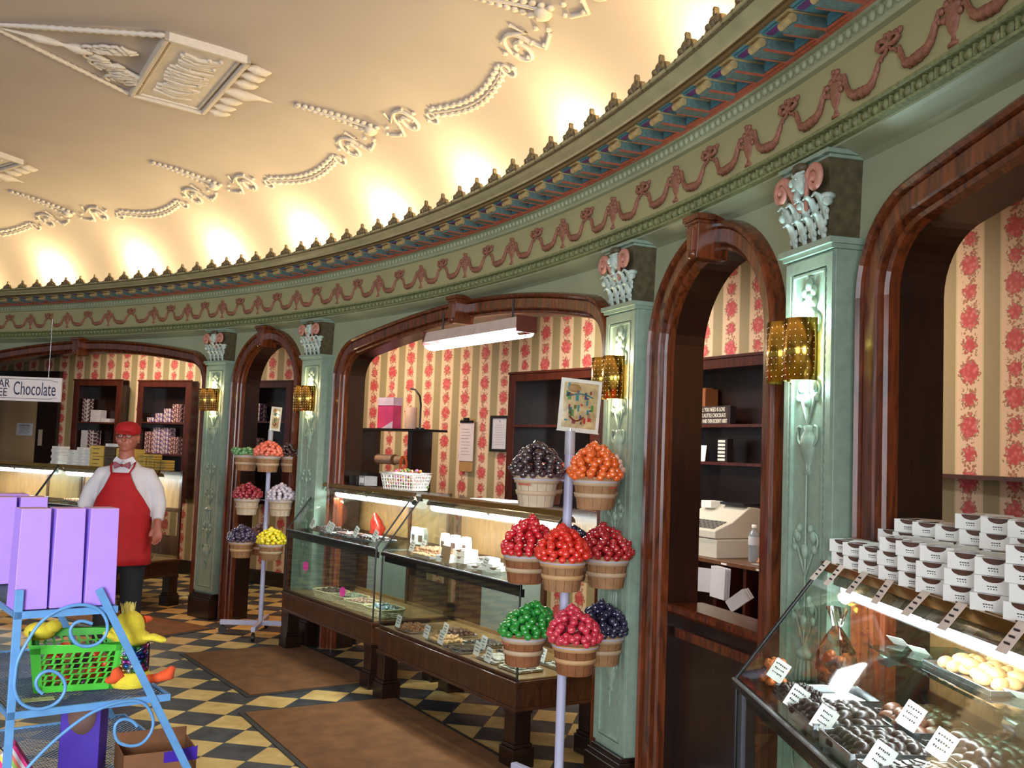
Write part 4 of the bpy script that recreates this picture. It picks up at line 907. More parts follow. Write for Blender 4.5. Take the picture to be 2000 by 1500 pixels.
def dome_pts(n_rings, rr, rad=.108, z0=.0, peak=True):
    out = []
    for r, z, n in n_rings:
        ph = rr.random() * 6
        for i in range(n):
            a = ph + 2 * PI * i / n; q = r * rr.uniform(.94, 1.06); out.append((q * math.cos(a), q * math.sin(a), z0 + z + rr.uniform(-.006, .006)))
    return out
def candy_dome(loc, colr, label, seed, hi=1., indiv=True, off=(0, 0)):
    rr = random.Random(seed)
    ind = dome_pts([(.108, .03, 13), (.098, .066 * hi, 10), (.074, .10 * hi, 6), (.04, .128 * hi, 3), (.008, .15 * hi, 1)], rr)
    ind = [(x + off[0] * z / .15, y + off[1] * z / .15, z) for x, y, z in ind]
    fill_ = dome_pts([(.103, .015, 15), (.105, .047, 14), (.088, .083 * hi, 12), (.058, .115 * hi, 8), (.02, .138 * hi, 3), (.05, .02, 6), (.045, .08 * hi, 6), (.02, .11 * hi, 3)], rr)
    fill_ = [(x + off[0] * z / .15, y + off[1] * z / .15, z) for x, y, z in fill_]
    mi = restm.index(colr)
    for x, y, z in (fill_ if indiv else fill_ + ind):
        rest.sphere((loc[0] + x, loc[1] + y, loc[2] + z), (.0195, .0195, .0165), 7, 5, mi)
    if indiv:
        for x, y, z in ind:
            if colr not in CM: o = CM[colr] = candy_mesh().build('wrapped_candy_ball', CC[colr])
            else: o = CM[colr].copy(); COL.objects.link(o)
            o.location = (loc[0] + x, loc[1] + y, loc[2] + z); o.rotation_euler = (rr.uniform(-.5, .5), rr.uniform(-.5, .5), rr.uniform(0, 6)); tag(o, label, 'candy', label.replace('ball', 'balls'))
def stand(loc, name_lbl, buckets, pole_r, sign, arm_rot, near, tilt=0.):
    root = empty('bucket_stand', loc, 0, name_lbl, 'display stand')
    mb = MB(); mb.box(-pole_r, pole_r, -pole_r, pole_r, .07, 1.40) if False else mb.cyl((0, 0, .07), (0, 0, 1.66), pole_r, n=18); mb.build('pole', LAV, root)
    mb = MB(); mb.cyl((0, 0, 1.60), (0, 0, 1.71), pole_r * 1.12, n=18); mb.build('sign_socket', mat('grey_socket', (176, 172, 178), .4), root)
    for k in range(4):
        a = arm_rot + PI / 2 * k; T = Matrix.Rotation(a, 4, 'Z'); mb = MB(); mb.box(0, .33, -.018, .018, .075, .115, T=T); arm = mb.build('base_arm', LAV, root, bevel=.004)
        mb = MB(); mb.cyl((.31, -.012, .032), (.31, .012, .032), .032, n=16, T=T); mb.cyl((.31, 0, .04), (.31, 0, .08), .01, n=8, T=T); mb.build('caster', BLACKI, arm)
    for i, (ang, zr, colr, wi, bi, tg, hi, lab, off) in enumerate(buckets):
        a = math.radians(ang); rad = .188; cx, cy = rad * math.cos(a), rad * math.sin(a)
        if colr is None: continue
        mb = MB(); mb.tube([(cx + .1035 * math.cos(t), cy + .1035 * math.sin(t), zr - .022) for t in [2 * PI * j / 28 for j in range(28)]], .0032, 6, closed=True)
        mb.tube([(0, 0, zr - .03), (rad * .3 * math.cos(a), rad * .3 * math.sin(a), zr - .024), ((rad - .1) * math.cos(a), (rad - .1) * math.sin(a), zr - .022)], .0035, 6); mb.build('ring_holder', LAV, root)
        bl = (loc[0] + cx, loc[1] + cy, zr - .145)
        bucket(bl, a + PI / 2 + (.3 if tg else 0), '%s wooden bucket of %s candy, %s' % (('whitewashed', 'tan', 'brown')[wi], colr if colr not in ('rose', 'tomato') else {'rose': 'rose red', 'tomato': 'scarlet'}[colr], lab), WB[wi], BND[bi], tg)
        candy_dome((bl[0], bl[1], zr - .012), colr, 'glossy %s candy ball heaped in the %s bucket' % (colr, lab.split(' of ')[0]), 100 + i, hi, near, off)
    # sign holder
    sg = empty('stand_sign', (loc[0], loc[1], 1.71), 0, sign[0], 'sign'); T = Matrix.Rotation(sign[1], 4, 'Z') @ Matrix.Rotation(.06, 4, 'Y')
    sx, sh, ox = sign[2], sign[3], sign[4]
    mb = MB(); mb.box(ox - sx, ox + sx, -.003, .003, .0, sh, 0, T=T); mb.box(ox - sx - .004, ox + sx + .004, -.005, -.003, -.004, .002, 0, T=T); mb.build('holder', mat('white_sign_board', (222, 214, 200), .3), sg)
    mb = MB(); ex = .016; mb.box(ox - sx + ex, ox + sx - ex, -.0045, -.003, ex, sh - ex, 0, T=T)
    rr = random.Random(9); cols = 6
    for i in range(34):
        x = rr.uniform(ox - sx + ex * 1.7, ox + sx - ex * 2.6); z = rr.uniform(ex * 2, sh * .8); mb.box(x, x + sx * rr.uniform(.08, .2), -.0056, -.0045, z, z + sh * rr.uniform(.03, .14), rr.randint(1, cols), T=T)
    mb.tube([(ox - sx * .6 + sx * 1.2 * i / 10, -.006, sh * (.66 + .06 * math.sin(PI * i / 10))) for i in range(11)], .003, 5, 1, T=T); mb.tube([(ox - sx * .5 + sx * .7 * i / 10, -.006, sh * (.28 - .08 * math.sin(PI * i / 10))) for i in range(11)], .004, 5, 4, T=T)
    mb.sphere((ox - sx * .35, -.004, sh * .82), (sx * .35, .003, sh * .08), 14, 6, 5, T=T)
    mb.build('candy_picture', [mat('poster_tan', (196, 170, 122), .12, var=.35, vs=25, coat=1.), mat('poster_teal', (48, 116, 122), .3), mat('poster_red', (190, 40, 38), .3), mat('poster_green', (86, 132, 54), .3), mat('poster_maroon', (120, 40, 36), .3), mat('poster_ochre', (160, 120, 70), .3), mat('poster_navy', (48, 56, 92), .3)], sg)
    mb = MB(); mb.cyl((0, 0, -.03), (0, 0, .012), .006, n=8); mb.build('clip', STEEL, sg)
    return root
T1, T2, T3 = 1.505, 1.145, .785
stand((.28, 4.61, 0), 'lavender pole stand with three tiers of candy buckets, in front of the near pilaster', [
    (216, T1, 'black', 0, 0, True, 1., 'top tier left of the near stand', (0, 0)), (306, T1, 'orange', 1, 0, True, 1.05, 'top tier front right of the near stand', (-.01, 0)), (36, T1, 'pink', 1, 0, False, .95, 'top tier behind the orange one', (0, 0)), (126, T1, 'amber', 2, 0, False, .6, 'top tier back left of the near stand', (0, 0)),
    (173, T2, 'red', 2, 0, False, 1.1, 'middle tier left of the near stand', (.02, 0)), (262, T2, 'tomato', 1, 1, False, .95, 'middle tier front of the near stand', (0, 0)), (352, T2, 'crimson', 1, 0, False, .95, 'middle tier right of the near stand', (-.02, 0)), (82, T2, 'navy', 2, 0, False, .8, 'middle tier behind the pole', (0, 0)),
    (192, T3, 'green', 2, 0, True, .95, 'bottom tier left of the near stand', (.06, 0)), (283, T3, 'rose', 2, 1, False, 1.0, 'bottom tier front of the near stand', (-.02, 0)), (14, T3, 'navy', 1, 0, False, .95, 'bottom tier right of the near stand', (0, 0))],
    .0215, ('tilted candy picture sign on top of the near bucket stand', .25, .10, .245, .035), math.radians(38), True)
far = stand((-2.03, 8.4, 0), 'lavender pole stand with three tiers of candy buckets, by the left doorway', [
    (190, T1, 'mint', 1, 0, False, .35, 'top tier left of the far stand', (0, 0)), (280, T1, 'coral', 1, 0, False, .8, 'top tier front of the far stand', (0, 0)), (10, T1, 'black', 1, 0, False, .75, 'top tier right of the far stand', (0, 0)),
    (225, T2, 'wine', 0, 0, False, .8, 'middle tier left of the far stand', (0, 0)), (320, T2, 'white', 0, 0, False, .85, 'middle tier right of the far stand', (0, 0)),
    (200, T3, 'purple', 1, 1, False, .85, 'bottom tier left of the far stand', (0, 0)), (300, T3, 'yellow', 1, 0, True, .8, 'bottom tier front right of the far stand', (0, 0)), (110, T3, 'brown', 2, 0, False, .9, 'bottom tier behind on the far stand', (0, 0))],
    .019, ('small tilted picture sign on top of the far bucket stand', .5, .045, .2, .03), math.radians(4), False)
rb = rest.build('heaped_candy', [CC[k] for k in restm], recalc=False); tag(rb, 'glossy hard candies heaped inside all the wooden buckets', 'candy', None, 'stuff')

# ================================================================== SHOPKEEPER
def remeshed(mb, name, m, parent, vox=.008, smooth=2, fac=.5):
    o = mb.build('tmp', m); a = o.modifiers.new('r', 'REMESH'); a.mode = 'VOXEL'; a.voxel_size = vox; b = o.modifiers.new('s', 'SMOOTH'); b.iterations = smooth; b.factor = fac
    bpy.context.view_layer.update(); me = bpy.data.meshes.new_from_object(o.evaluated_get(bpy.context.evaluated_depsgraph_get())); bpy.data.objects.remove(o)
    for p in me.polygons: p.use_smooth = True
    me.name = name; r = bpy.data.objects.new(name, me); COL.objects.link(r); r.parent = parent; return r
def ell(cx, cy, z, a, b, n=24, pw=1.): return [(cx + a * math.cos(t), cy + b * math.sin(t), z) for t in [2 * PI * i / n for i in range(n)]]
def loft(mb, rings, mi=0):
    mb.grid(rings, mi, True, False, True); n = len(rings[0]); mb.add(rings[0], [tuple(range(n))], mi); mb.add(rings[-1], [tuple(range(n))[::-1]], mi)
man = empty('person', (-2.93, 7.6, 0), .12, 'person in red cap, red apron, white shirt and bow tie, standing before the far showcase', 'person')
SKIN = mat('ruddy_skin', (172, 100, 82), .5, var=.1, vs=20)
def hand(mb, w_, d_, side, curl):       # w_ wrist, d_ direction of the hand
    w_, d_ = Vector(w_), Vector(d_).normalized(); s_ = Vector((1, 0, 0)) if abs(d_.x) < .8 else Vector((0, 1, 0)); s_ = (s_ - d_ * s_.dot(d_)).normalized(); u_ = d_.cross(s_)
    p = w_ + d_ * .085; mb.tube([w_ - d_ * .02, w_ + d_ * .03, p], [.024, .032, .034], 10, flat=.55)
    for i, (off, ln) in enumerate(((-.027, .068), (-.009, .078), (.009, .074), (.027, .058))):
        b0 = p + s_ * off * 1.0; b1 = b0 + d_ * ln * .45 + u_ * curl * .012; b2 = b1 + d_ * ln * .33 + u_ * curl * .024; b3 = b2 + d_ * ln * .2 + u_ * curl * .03; mb.tube([b0 - d_ * .02, b0, b1, b2, b3], [.010, .010, .009, .0085, .007], 8)
    t0 = w_ + d_ * .03 + s_ * side * .028; mb.tube([t0, t0 + d_ * .03 + s_ * side * .022, t0 + d_ * .06 + s_ * side * .028 + u_ * curl * .01], [.013, .011, .009], 8)
mb = MB()
torso = [(.0, 0, .84, .15, .11), (0, 0, .95, .165, .125), (0, -.01, 1.05, .17, .135), (0, 0, 1.2, .165, .115), (0, .01, 1.30, .15, .09), (0, .015, 1.36, .10, .075), (0, .01, 1.42, .07, .065), (0, .0, 1.47, .056, .058), (0, -.005, 1.52, .055, .06)]
loft(mb, [ell(*t) for t in torso])
LS, LE, LW = (-.175, .01, 1.312), (-.285, .03, 1.09), (-.215, -.09, .90)     # picture left arm
RS, RE, RW = (.175, .01, 1.312), (.255, .02, 1.10), (.275, -.08, .95)
for S_, E_, W_ in ((LS, LE, LW), (RS, RE, RW)):
    mb.tube([(S_[0] * .55, .01, 1.30), S_, tuple((Vector(S_) + Vector(E_)) / 2), E_, tuple((Vector(E_) + Vector(W_)) / 2), W_], [.04, .045, .04, .036, .035, .025], 10)
hand(mb, LW, (.12, -.35, -.8), 1, 1); hand(mb, RW, (.12, -.25, -1), -1, 1)
for sg in (-1, 1): mb.tube([(sg * .08, 0, .88), (sg * .09, 0, .7), (sg * .09, -.01, .48), (sg * .09, .02, .28), (sg * .09, .03, .08)], [.09, .082, .055, .055, .04], 12); mb.tube([(sg * .09, .06, .045), (sg * .095, -.04, .04), (sg * .1, -.15, .03)], [.04, .045, .035], 10)
# head
mb.sphere((0, 0, 1.60), (.078, .098, .112), 20, 14); mb.sphere((0, -.03, 1.545), (.058, .066, .06), 16, 10); mb.sphere((0, -.066, 1.515), (.028, .026, .02), 10, 7)
mb.tube([(0, -.094, 1.62), (0, -.108, 1.60), (0, -.12, 1.58), (0, -.105, 1.572)], [.009, .012, .016, .012], 8)
for sg in (-1, 1):
    mb.sphere((sg * .08, .005, 1.595), (.012, .02, .032), 8, 6); mb.sphere((sg * .04, -.075, 1.57), (.024, .02, .022), 8, 6); mb.sphere((sg * .03, -.088, 1.628), (.022, .012, .008), 8, 5)
mb.sphere((0, -.092, 1.548), (.024, .012, .006), 8, 5); mb.sphere((0, -.091, 1.536), (.022, .012, .006), 8, 5)
remeshed(mb, 'body', SKIN, man, .0065, 2)
fm = MB()
for sg in (-1, 1): fm.sphere((sg * .03, -.088, 1.612), (.012, .009, .008), 8, 6, 0); fm.sphere((sg * .03, -.095, 1.612), (.005, .004, .005), 6, 5, 1)
fm.build('eyes', [mat('eye_white', (226, 220, 214), .3), INK], man)
mb = MB(); mb.tube([(-.022, -.104, 1.543), (0, -.107, 1.541), (.022, -.104, 1.543)], .003, 5); mb.build('mouth', mat('lip', (150, 76, 68), .5), man)
mb = MB()
for sg in (-1, 1): mb.tube([(sg * .031 + .024 * math.cos(t), -.105, 1.612 + .017 * math.sin(t)) for t in [2 * PI * i / 16 for i in range(16)]], .0018, 5, closed=True); mb.tube([(sg * .055, -.104, 1.616), (sg * .078, -.06, 1.62), (sg * .084, 0, 1.615)], .0018, 5)
mb.tube([(-.008, -.108, 1.614), (.008, -.108, 1.614)], .002, 5); mb.build('glasses', BLACKI, man)
mb = MB(); rows = []
for i in range(5):
    z = 1.56 + .02 * i; rows.append([((.083) * math.cos(t), .012 + .096 * math.sin(t), z) for t in [-.15 + (PI + .3) * j / 16 for j in range(17)]])
mb.grid(rows, 0, True); o = mb.build('hair', mat('grey_hair', (150, 138, 130), .8, bump=.5), man, recalc=False); md = o.modifiers.new('t', 'SOLIDIFY'); md.thickness = .008
RED = mat('red_cloth', (172, 8, 18), .75, var=.12, vs=14, bump=.1, bs=200)
mb = MB(); mb.lathe([(.083, 1.625), (.090, 1.635), (.093, 1.66), (.085, 1.69), (.062, 1.712), (.03, 1.722), (.001, 1.724)], 24, sy=1.14, cap=False); mb.build('cap', RED, man)
mb = MB(); rows = [[((.082 + .0 * k) * math.sin(t) * (1 - .06 * k), -(.085 + .016 * k) * math.cos(t) - .012 * k, 1.648 - .006 * k - .012 * (t / 1.2) ** 2) for t in [-1.25 + 2.5 * j / 16 for j in range(17)]] for k in range(5)]
mb.grid(rows, 0, True); o = mb.build('cap_brim', RED, man, recalc=False); md = o.modifiers.new('t', 'SOLIDIFY'); md.thickness = .004
SHIRT = mat('white_shirt_cotton', (214, 208, 214), .8, var=.08, vs=9, bump=.15, bs=30)
mb = MB(); loft(mb, [ell(*t) for t in [(0, 0, .86, .185, .145), (0, -.01, .98, .205, .17), (0, -.02, 1.06, .205, .172), (0, -.005, 1.2, .19, .14), (0, .01, 1.30, .18, .12), (0, .012, 1.36, .135, .10), (0, .012, 1.41, .085, .08), (0, .008, 1.435, .066, .07)]])
for S_, E_, W_, c_ in ((LS, LE, LW, .62), (RS, RE, RW, .8)):
    e_ = Vector(E_); w_ = Vector(W_); ce = e_.lerp(w_, c_)
    mb.tube([(S_[0] * .45, .01, 1.325), (S_[0] * .93, S_[1], 1.315), tuple((Vector(S_) + e_) / 2 + Vector((math.copysign(.012, S_[0]), 0, 0))), tuple(e_ + Vector((0, 0, -.01))), tuple(e_.lerp(w_, .3)), tuple(ce)], [.064, .066, .064, .06, .054, .042], 14)
remeshed(mb, 'shirt', SHIRT, man, .009, 4, .5)
mb = MB()
for sg in (-1, 1): mb.add([(sg * .005, -.085, 1.425), (sg * .06, -.06, 1.455), (sg * .085, -.05, 1.42), (sg * .045, -.108, 1.375)], [(0, 1, 2, 3)])
o = mb.build('collar', SHIRT, man, recalc=False); md = o.modifiers.new('t', 'SOLIDIFY'); md.thickness = .006
mb = MB()
for sg in (-1, 1): mb.prism([(sg * .006, 1.392), (sg * .055, 1.418), (sg * .062, 1.395), (sg * .055, 1.362), (sg * .006, 1.385)], -.125, -.108)
mb.sphere((0, -.118, 1.389), (.012, .012, .012), 8, 6); mb.build('bow_tie', mat('dark_red_satin', (130, 20, 34), .4), man, bevel=.003)
TROU = mat('black_trousers', (22, 22, 26), .8)
mb = MB(); loft(mb, [ell(0, 0, .80, .18, .135), ell(0, 0, .88, .19, .15), ell(0, -.005, .95, .2, .16)])
for sg in (-1, 1): mb.tube([(sg * .085, 0, .86), (sg * .095, 0, .66), (sg * .1, -.005, .46), (sg * .1, .01, .26), (sg * .1, .015, .06)], [.105, .1, .08, .074, .07], 14)
remeshed(mb, 'trousers', TROU, man, .010, 3)
for sg in (-1, 1):
    mb = MB(); mb.tube([(sg * .1, .085, .05), (sg * .1, .02, .055), (sg * .103, -.09, .045), (sg * .106, -.17, .033)], [.045, .052, .05, .036], 12, flat=.85); mb.box(sg * .103 - .045, sg * .103 + .045, -.19, .1, 0, .015); mb.build('shoe', BLACKI, man, bevel=.004)
# apron: bib and skirt wrapped round the front
mb = MB(); rows = []
for z, a, b, w_ in [(1.335, .2, .142, .36), (1.30, .2, .15, .42), (1.22, .205, .158, .62), (1.14, .212, .178, .95), (1.06, .218, .192, 1.3), (.98, .218, .190, 1.55), (.88, .212, .178, 1.62), (.78, .22, .18, 1.6), (.70, .226, .182, 1.58), (.645, .23, .184, 1.56)]:
    rows.append([(a * math.sin(t), -b * math.cos(t) - .004 - (.008 * math.sin(t * 7) if z < .95 else 0), z) for t in [-w_ + 2 * w_ * j / 28 for j in range(29)]])
mb.grid(rows, 0, True); o = mb.build('apron', RED, man, recalc=False); md = o.modifiers.new('t', 'SOLIDIFY'); md.thickness = .004; md.offset = 1
mb = MB()
for sg in (-1, 1): mb.tube([(sg * .066, -.146, 1.335), (sg * .085, -.10, 1.385), (sg * .07, .0, 1.425), (sg * .04, .09, 1.42)], .008, 6, flat=.5)
mb.build('neck_strap', RED, man)

# ================================================================== WIRE RACK AT THE LEFT
RA = math.atan2(.61, .79); RO = Vector((-1.61, 3.3, 0)); RM = Matrix.Translation(RO) @ Matrix.Rotation(RA, 4, 'Z')
BLU = mat('sky_blue_enamel', (98, 152, 206), .4, var=.12, vs=20)
rack = empty('wire_rack', tuple(RO), RA, 'sky blue wrought iron rack with scroll side and mesh shelves, bottom left', 'rack')
DP = 1.02
def bar(name, a, b, w_=.013, d=.006): 
    a, b = Vector(a), Vector(b); v = (b - a).normalized(); n = Vector((0, 1, 0)); s_ = v.cross(n).normalized() * w_; n = n * d; mb = MB()
    vs = [a + s_ + n, a - s_ + n, a - s_ - n, a + s_ - n, b + s_ + n, b - s_ + n, b - s_ - n, b + s_ - n]; mb.add([tuple(q) for q in vs], [(0, 1, 2, 3), (7, 6, 5, 4), (0, 4, 5, 1), (1, 5, 6, 2), (2, 6, 7, 3), (3, 7, 4, 0)]); return mb.build(name, BLU, rack, bevel=.0015)
for y in (0, DP):
    bar('upright', (.013, y, 1.085), (.013, y, 0)); bar('slanting_upright', (.262, y - .008, 1.075), (.83, y - .008, 0))
for (z, t1) in ((1.005, .332), (.680, .535), (.355, .70)):
    sh = None
    mb = MB(); mb.box(0.0, t1, -.006, .006, z - .016, z + .008); mb.box(0, t1, DP - .006, DP + .006, z - .016, z + .008); mb.box(0, .008, 0, DP, z - .01, z + .008); mb.box(t1 - .008, t1, 0, DP, z - .016, z + .008)
    sh = mb.build('shelf', BLU, rack)
    mb = MB(); k = 0
    for i in range(int((t1 + DP) / .022)):
        c = i * .022
        x0, y0 = (c, 0) if c <= t1 else (t1, c - t1); x1, y1 = (0, c) if c <= DP else (c - DP, DP); mb.tube([(x0, y0, z), (x1, y1, z)], .0016, 4, cap=False)
        mb.tube([(t1 - x0, y0, z + .001), (t1 - x1, y1, z + .001)], .0016, 4, cap=False)
    mb.build('wire_mesh', mat('mesh_steel_blue', (84, 102, 128), .45, .3), sh)
def scroll(pts):
    P = [Vector((a, -.012, b)) for a, b in pts]; out = []
    for i in range(len(P) - 1):
        p0, p1, p2, p3 = P[max(0, i - 1)], P[i], P[i + 1], P[min(len(P) - 1, i + 2)]
        for k in range(4):
            t = k / 4; out.append(.5 * ((2 * p1) + (p2 - p0) * t + (2 * p0 - 5 * p1 + 4 * p2 - p3) * t * t + (3 * p1 - p0 - 3 * p2 + p3) * t ** 3))
    out.append(P[-1]); mb = MB(); mb.tube(out, .0058, 8); mb.build('scroll', BLU, rack)
scroll([(.016, .805), (.02, .854), (.043, .91), (.078, .97), (.123, 1.005), (.179, 1.024), (.229, 1.022), (.272, 1.0), (.296, .959), (.295, .919), (.271, .891), (.238, .883), (.204, .893), (.183, .919), (.178, .945), (.191, .965), (.216, .97), (.247, .959)])
scroll([(.016, .805), (.017, .764), (.037, .72), (.073, .696), (.112, .691), (.151, .706), (.172, .738), (.17, .772), (.148, .801), (.12, .813), (.094, .805), (.081, .781), (.088, .756), (.104, .74)])
scroll([(-.0, .40), (.07, .5), (.159, .587), (.253, .651), (.336, .678), (.405, .68), (.451, .656), (.476, .604), (.47, .561), (.441, .529), (.401, .526), (.362, .544), (.346, .578), (.349, .609), (.374, .621), (.403, .61), (.422, .59)])
def onr(t, y, z): return tuple(RM @ Vector((t, y, z)))
LILAC = mat('lilac_card', (178, 140, 242), .55, var=.03); LILT = mat('lilac_card_top', (196, 150, 196), .55, var=.03)
def lilac(t, y, w_, d, h, z, lab):
    root = empty('lilac_box', onr(t, y, z), RA, lab, 'box', 'tall lilac gift boxes on the blue rack'); mb = MB()
    i_ = .008; mb.add([(0, 0, 0), (w_, 0, 0), (w_, d, 0), (0, d, 0), (i_ * .6, i_, h), (w_ - i_ * .6, i_, h), (w_ - i_ * .6, d - i_, h), (i_ * .6, d - i_, h)], [(0, 3, 2, 1), (0, 1, 5, 4), (1, 2, 6, 5), (2, 3, 7, 6), (3, 0, 4, 7)]); mb.build('carton', LILAC, root, bevel=.002)
    mb = MB(); mb.add([(i_ * .6, i_, h), (w_ - i_ * .6, i_, h), (w_ - i_ * .6, d - i_, h), (i_ * .6, d - i_, h), (i_ * .6, i_, h + .002), (w_ - i_ * .6, i_, h + .002), (w_ - i_ * .6, d - i_, h + .002), (i_ * .6, d - i_, h + .002)], [(0, 1, 5, 4), (1, 2, 6, 5), (2, 3, 7, 6), (3, 0, 4, 7), (4, 5, 6, 7)]); mb.build('top_flap', LILT, root)
    return root
for k, t in enumerate((.003, .114, .226)): lilac(t, .02, .103, .115, .333, 1.014, 'tall lilac box in the front trio, ' + ('left one', 'middle one', 'right one')[k])
for k, t in enumerate((-.1, .02, .135)): lilac(t - .0, .66 + .01 * k, .108, .12, .333, 1.014, 'tall lilac box in the second row behind the trio, ' + ('at the left edge', 'middle one', 'right one')[k])
lilac(.05, .86, .16, .12, .335, 1.014, 'lilac box standing furthest back, only its top showing')
# green basket
gb = empty('plastic_basket', onr(.13, .22, .688), RA - .72 + .52, 'bright green plastic basket with slotted sides on the middle rack shelf', 'basket')
GRN = mat('lime_green_plastic', (76, 190, 60), .35, var=.05)
a, b, h = .27, .30, .165; mb = MB()
def panelw(p0, p1, o0, o1, top, mb):       # a slotted wall from p0 to p1 (bottom) flaring to o0,o1 (top)
    p0, p1, o0, o1 = map(Vector, (p0, p1, o0, o1)); nrm = (p1 - p0).cross(Vector((0, 0, 1))).normalized() * .0025
    def Q(u, v): return (p0.lerp(p1, u)).lerp(o0.lerp(o1, u), v)
    def quad(u0, u1, v0, v1, sk=0):
        vs = [Q(u0, v0), Q(u1, v0), Q(u1 + sk, v1), Q(u0 + sk, v1)]; vs = [v - nrm for v in vs] + [v + nrm for v in vs]; mb.add([tuple(v) for v in vs], [(0, 1, 2, 3), (7, 6, 5, 4), (0, 4, 5, 1), (1, 5, 6, 2), (2, 6, 7, 3), (3, 7, 4, 0)])
    quad(0, 1, 0, .14); quad(0, 1, .84, 1); quad(0, .1, 0, 1); quad(.9, 1, 0, 1)
    for k in range(1, 6): quad(.1, .9, .14 + .7 * k / 6 - .012, .14 + .7 * k / 6 + .012)
    for k in range(6):
        for j in range(8): u = .1 + .8 * j / 8 + .01 * (k % 2); quad(u, u + .03, .14 + .7 * k / 6, .14 + .7 * (k + 1) / 6, .03)
B = [(0, 0, 0), (a, 0, 0), (a, b, 0), (0, b, 0)]; e_ = .022; Tt = [(-e_, -e_, h), (a + e_, -e_, h), (a + e_, b + e_, h), (-e_, b + e_, h)]
for i in range(4): panelw(B[i], B[(i + 1) % 4], Tt[i], Tt[(i + 1) % 4], 1, mb)
mb.box(0, a, 0, b, 0, .004); mb.build('slotted_body', GRN, gb)
mb = MB(); mb.tube([Tt[0], Tt[1], Tt[2], Tt[3]], .007, 8, closed=True); mb.build('rim', GRN, gb)
cs_ = [mat('orange_egg', (226, 84, 40), .35), mat('dark_egg', (58, 36, 40), .4), mat('tan_egg', (176, 120, 80), .4)]
mb = MB(); rr = random.Random(2)
for i in range(70): mb.sphere((rr.uniform(.03, a - .03), rr.uniform(.03, b - .03), rr.uniform(.02, .11)), (.024, .02, .018), 7, 5, rr.randint(0, 2))
o = mb.build('wrapped_eggs', cs_); o.location = gb.location; o.rotation_euler = gb.rotation_euler; tag(o, 'orange and dark wrapped sweets heaped inside the green basket', 'candy', None, 'stuff')
# plush duck in the basket (only back showing) and the duck with jar belly
YEL = mat('yellow_plush', (232, 212, 60), .9, var=.1, vs=60, bump=.5, bs=300); ORG = mat('orange_plush', (240, 92, 44), .9, var=.1, vs=60, bump=.5, bs=300)
mb = MB(); mb.sphere((0, 0, .0), (.06, .045, .035), 12, 8); mb.sphere((.05, 0, .02), (.03, .03, .025), 10, 7); o = mb.build('plush_chick', YEL); o.location = onr(.20, .50, .688 + .165); tag(o, 'yellow plush back lying on top of the green basket', 'toy')
dk = empty('plush_duck', onr(.445, .17, .690), RA - .35, 'yellow plush duck with a clear jar belly full of foil eggs', 'toy')
mb = MB(); mb.lathe([(.062, 0), (.07, .01), (.071, .035), (.063, .055), (.058, .055)], 22, sy=.9); mb.build('plush_base', YEL, dk, bevel=.0)
mb = MB(); mb.lathe([(.060, .05), (.062, .06), (.062, .148), (.058, .156)], 24, sy=.9, cap=False); mb.build('jar', glass_mat('clear_jar_film', (244, 246, 246), 1.4), dk, recalc=False)
ec = [mat('foil_' + n, c, .22, .9, var=.2, vs=120) for n, c in (('blue', (40, 120, 220)), ('silver', (200, 204, 210)), ('gold', (212, 176, 90)), ('pink', (206, 96, 190)), ('green', (90, 190, 110)), ('violet', (96, 84, 190)))]
mb = MB()
for L_ in range(6):
    for k in range(15):
        t = 2 * PI * k / 15 + L_ * .2; r = .047; mb.sphere((r * math.cos(t), .9 * r * math.sin(t), .064 + .0155 * L_), (.0105, .0105, .009), 8, 6, rr.randint(0, 5))
    for k in range(7): t = 2 * PI * k / 7 + L_; mb.sphere((.026 * math.cos(t), .024 * math.sin(t), .064 + .0155 * L_), (.0105, .0105, .009), 6, 5, rr.randint(0, 5))
mb.build('foil_eggs', ec, dk)['kind'] = 'stuff'
mb = MB(); mb.sphere((0, 0, .175), (.066, .058, .03), 16, 8); mb.sphere((-.015, 0, .215), (.055, .052, .06), 18, 12); mb.sphere((-.04, 0, .19), (.045, .05, .04), 14, 9); remeshed(mb, 'plush_head', YEL, dk, .005, 3)
mb = MB(); mb.tube([(.035, -.03, .178), (.07, -.035, .182), (.105, -.04, .172), (.118, -.042, .17)], [.016, .02, .016, .008], 10, flat=.7); mb.build('wing', YEL, dk)
mb = MB(); mb.tube([(-.045, -.03, .178), (-.075, -.03, .19), (-.1, -.03, .2)], [.016, .02, .01], 10, flat=.7); mb.build('wing', YEL, dk)
mb = MB()
for i in range(90):
    t = rr.uniform(0, 6.28); r = rr.uniform(0, .022); l = rr.uniform(.025, .045); x, y = -.02 + r * math.cos(t), r * math.sin(t); mb.tube([(x, y, .262), (x + .35 * r * math.cos(t) + rr.uniform(-.008, .008), y + .4 * r * math.sin(t), .262 + l)], [.0022, .0006], 4)
mb.build('tuft', mat('pale_yellow_fluff', (240, 228, 130), .9), dk)['kind'] = 'stuff'
mb = MB(); mb.tube([(.035, .03, .235), (.05, .045, .235), (.058, .055, .232)], [.014, .012, .006], 8); mb.build('beak', ORG, dk)
for (x0, x1, s_) in ((.055, .135, -1), (-.07, -.04, 1)):
    mb = MB(); mb.tube([(x0, -.03, .03), ((x0 + x1) / 2, -.045, .035), (x1, -.05, .05), (x1 + .012 * -s_, -.05, .075)], [.02, .024, .034, .014], 10, flat=.7); mb.build('foot', ORG, dk)
# paper sheet on shelf 2
mb = MB(); mb.box(0, .1, 0, .05, 0, .001); o = mb.build('yellow_slip', mat('pale_yellow_paper', (196, 200, 140), .7)); o.location = onr(.07, .10, .690); o.rotation_euler = (0, 0, RA - .1); tag(o, 'pale yellow paper slip on the middle rack shelf', 'paper')
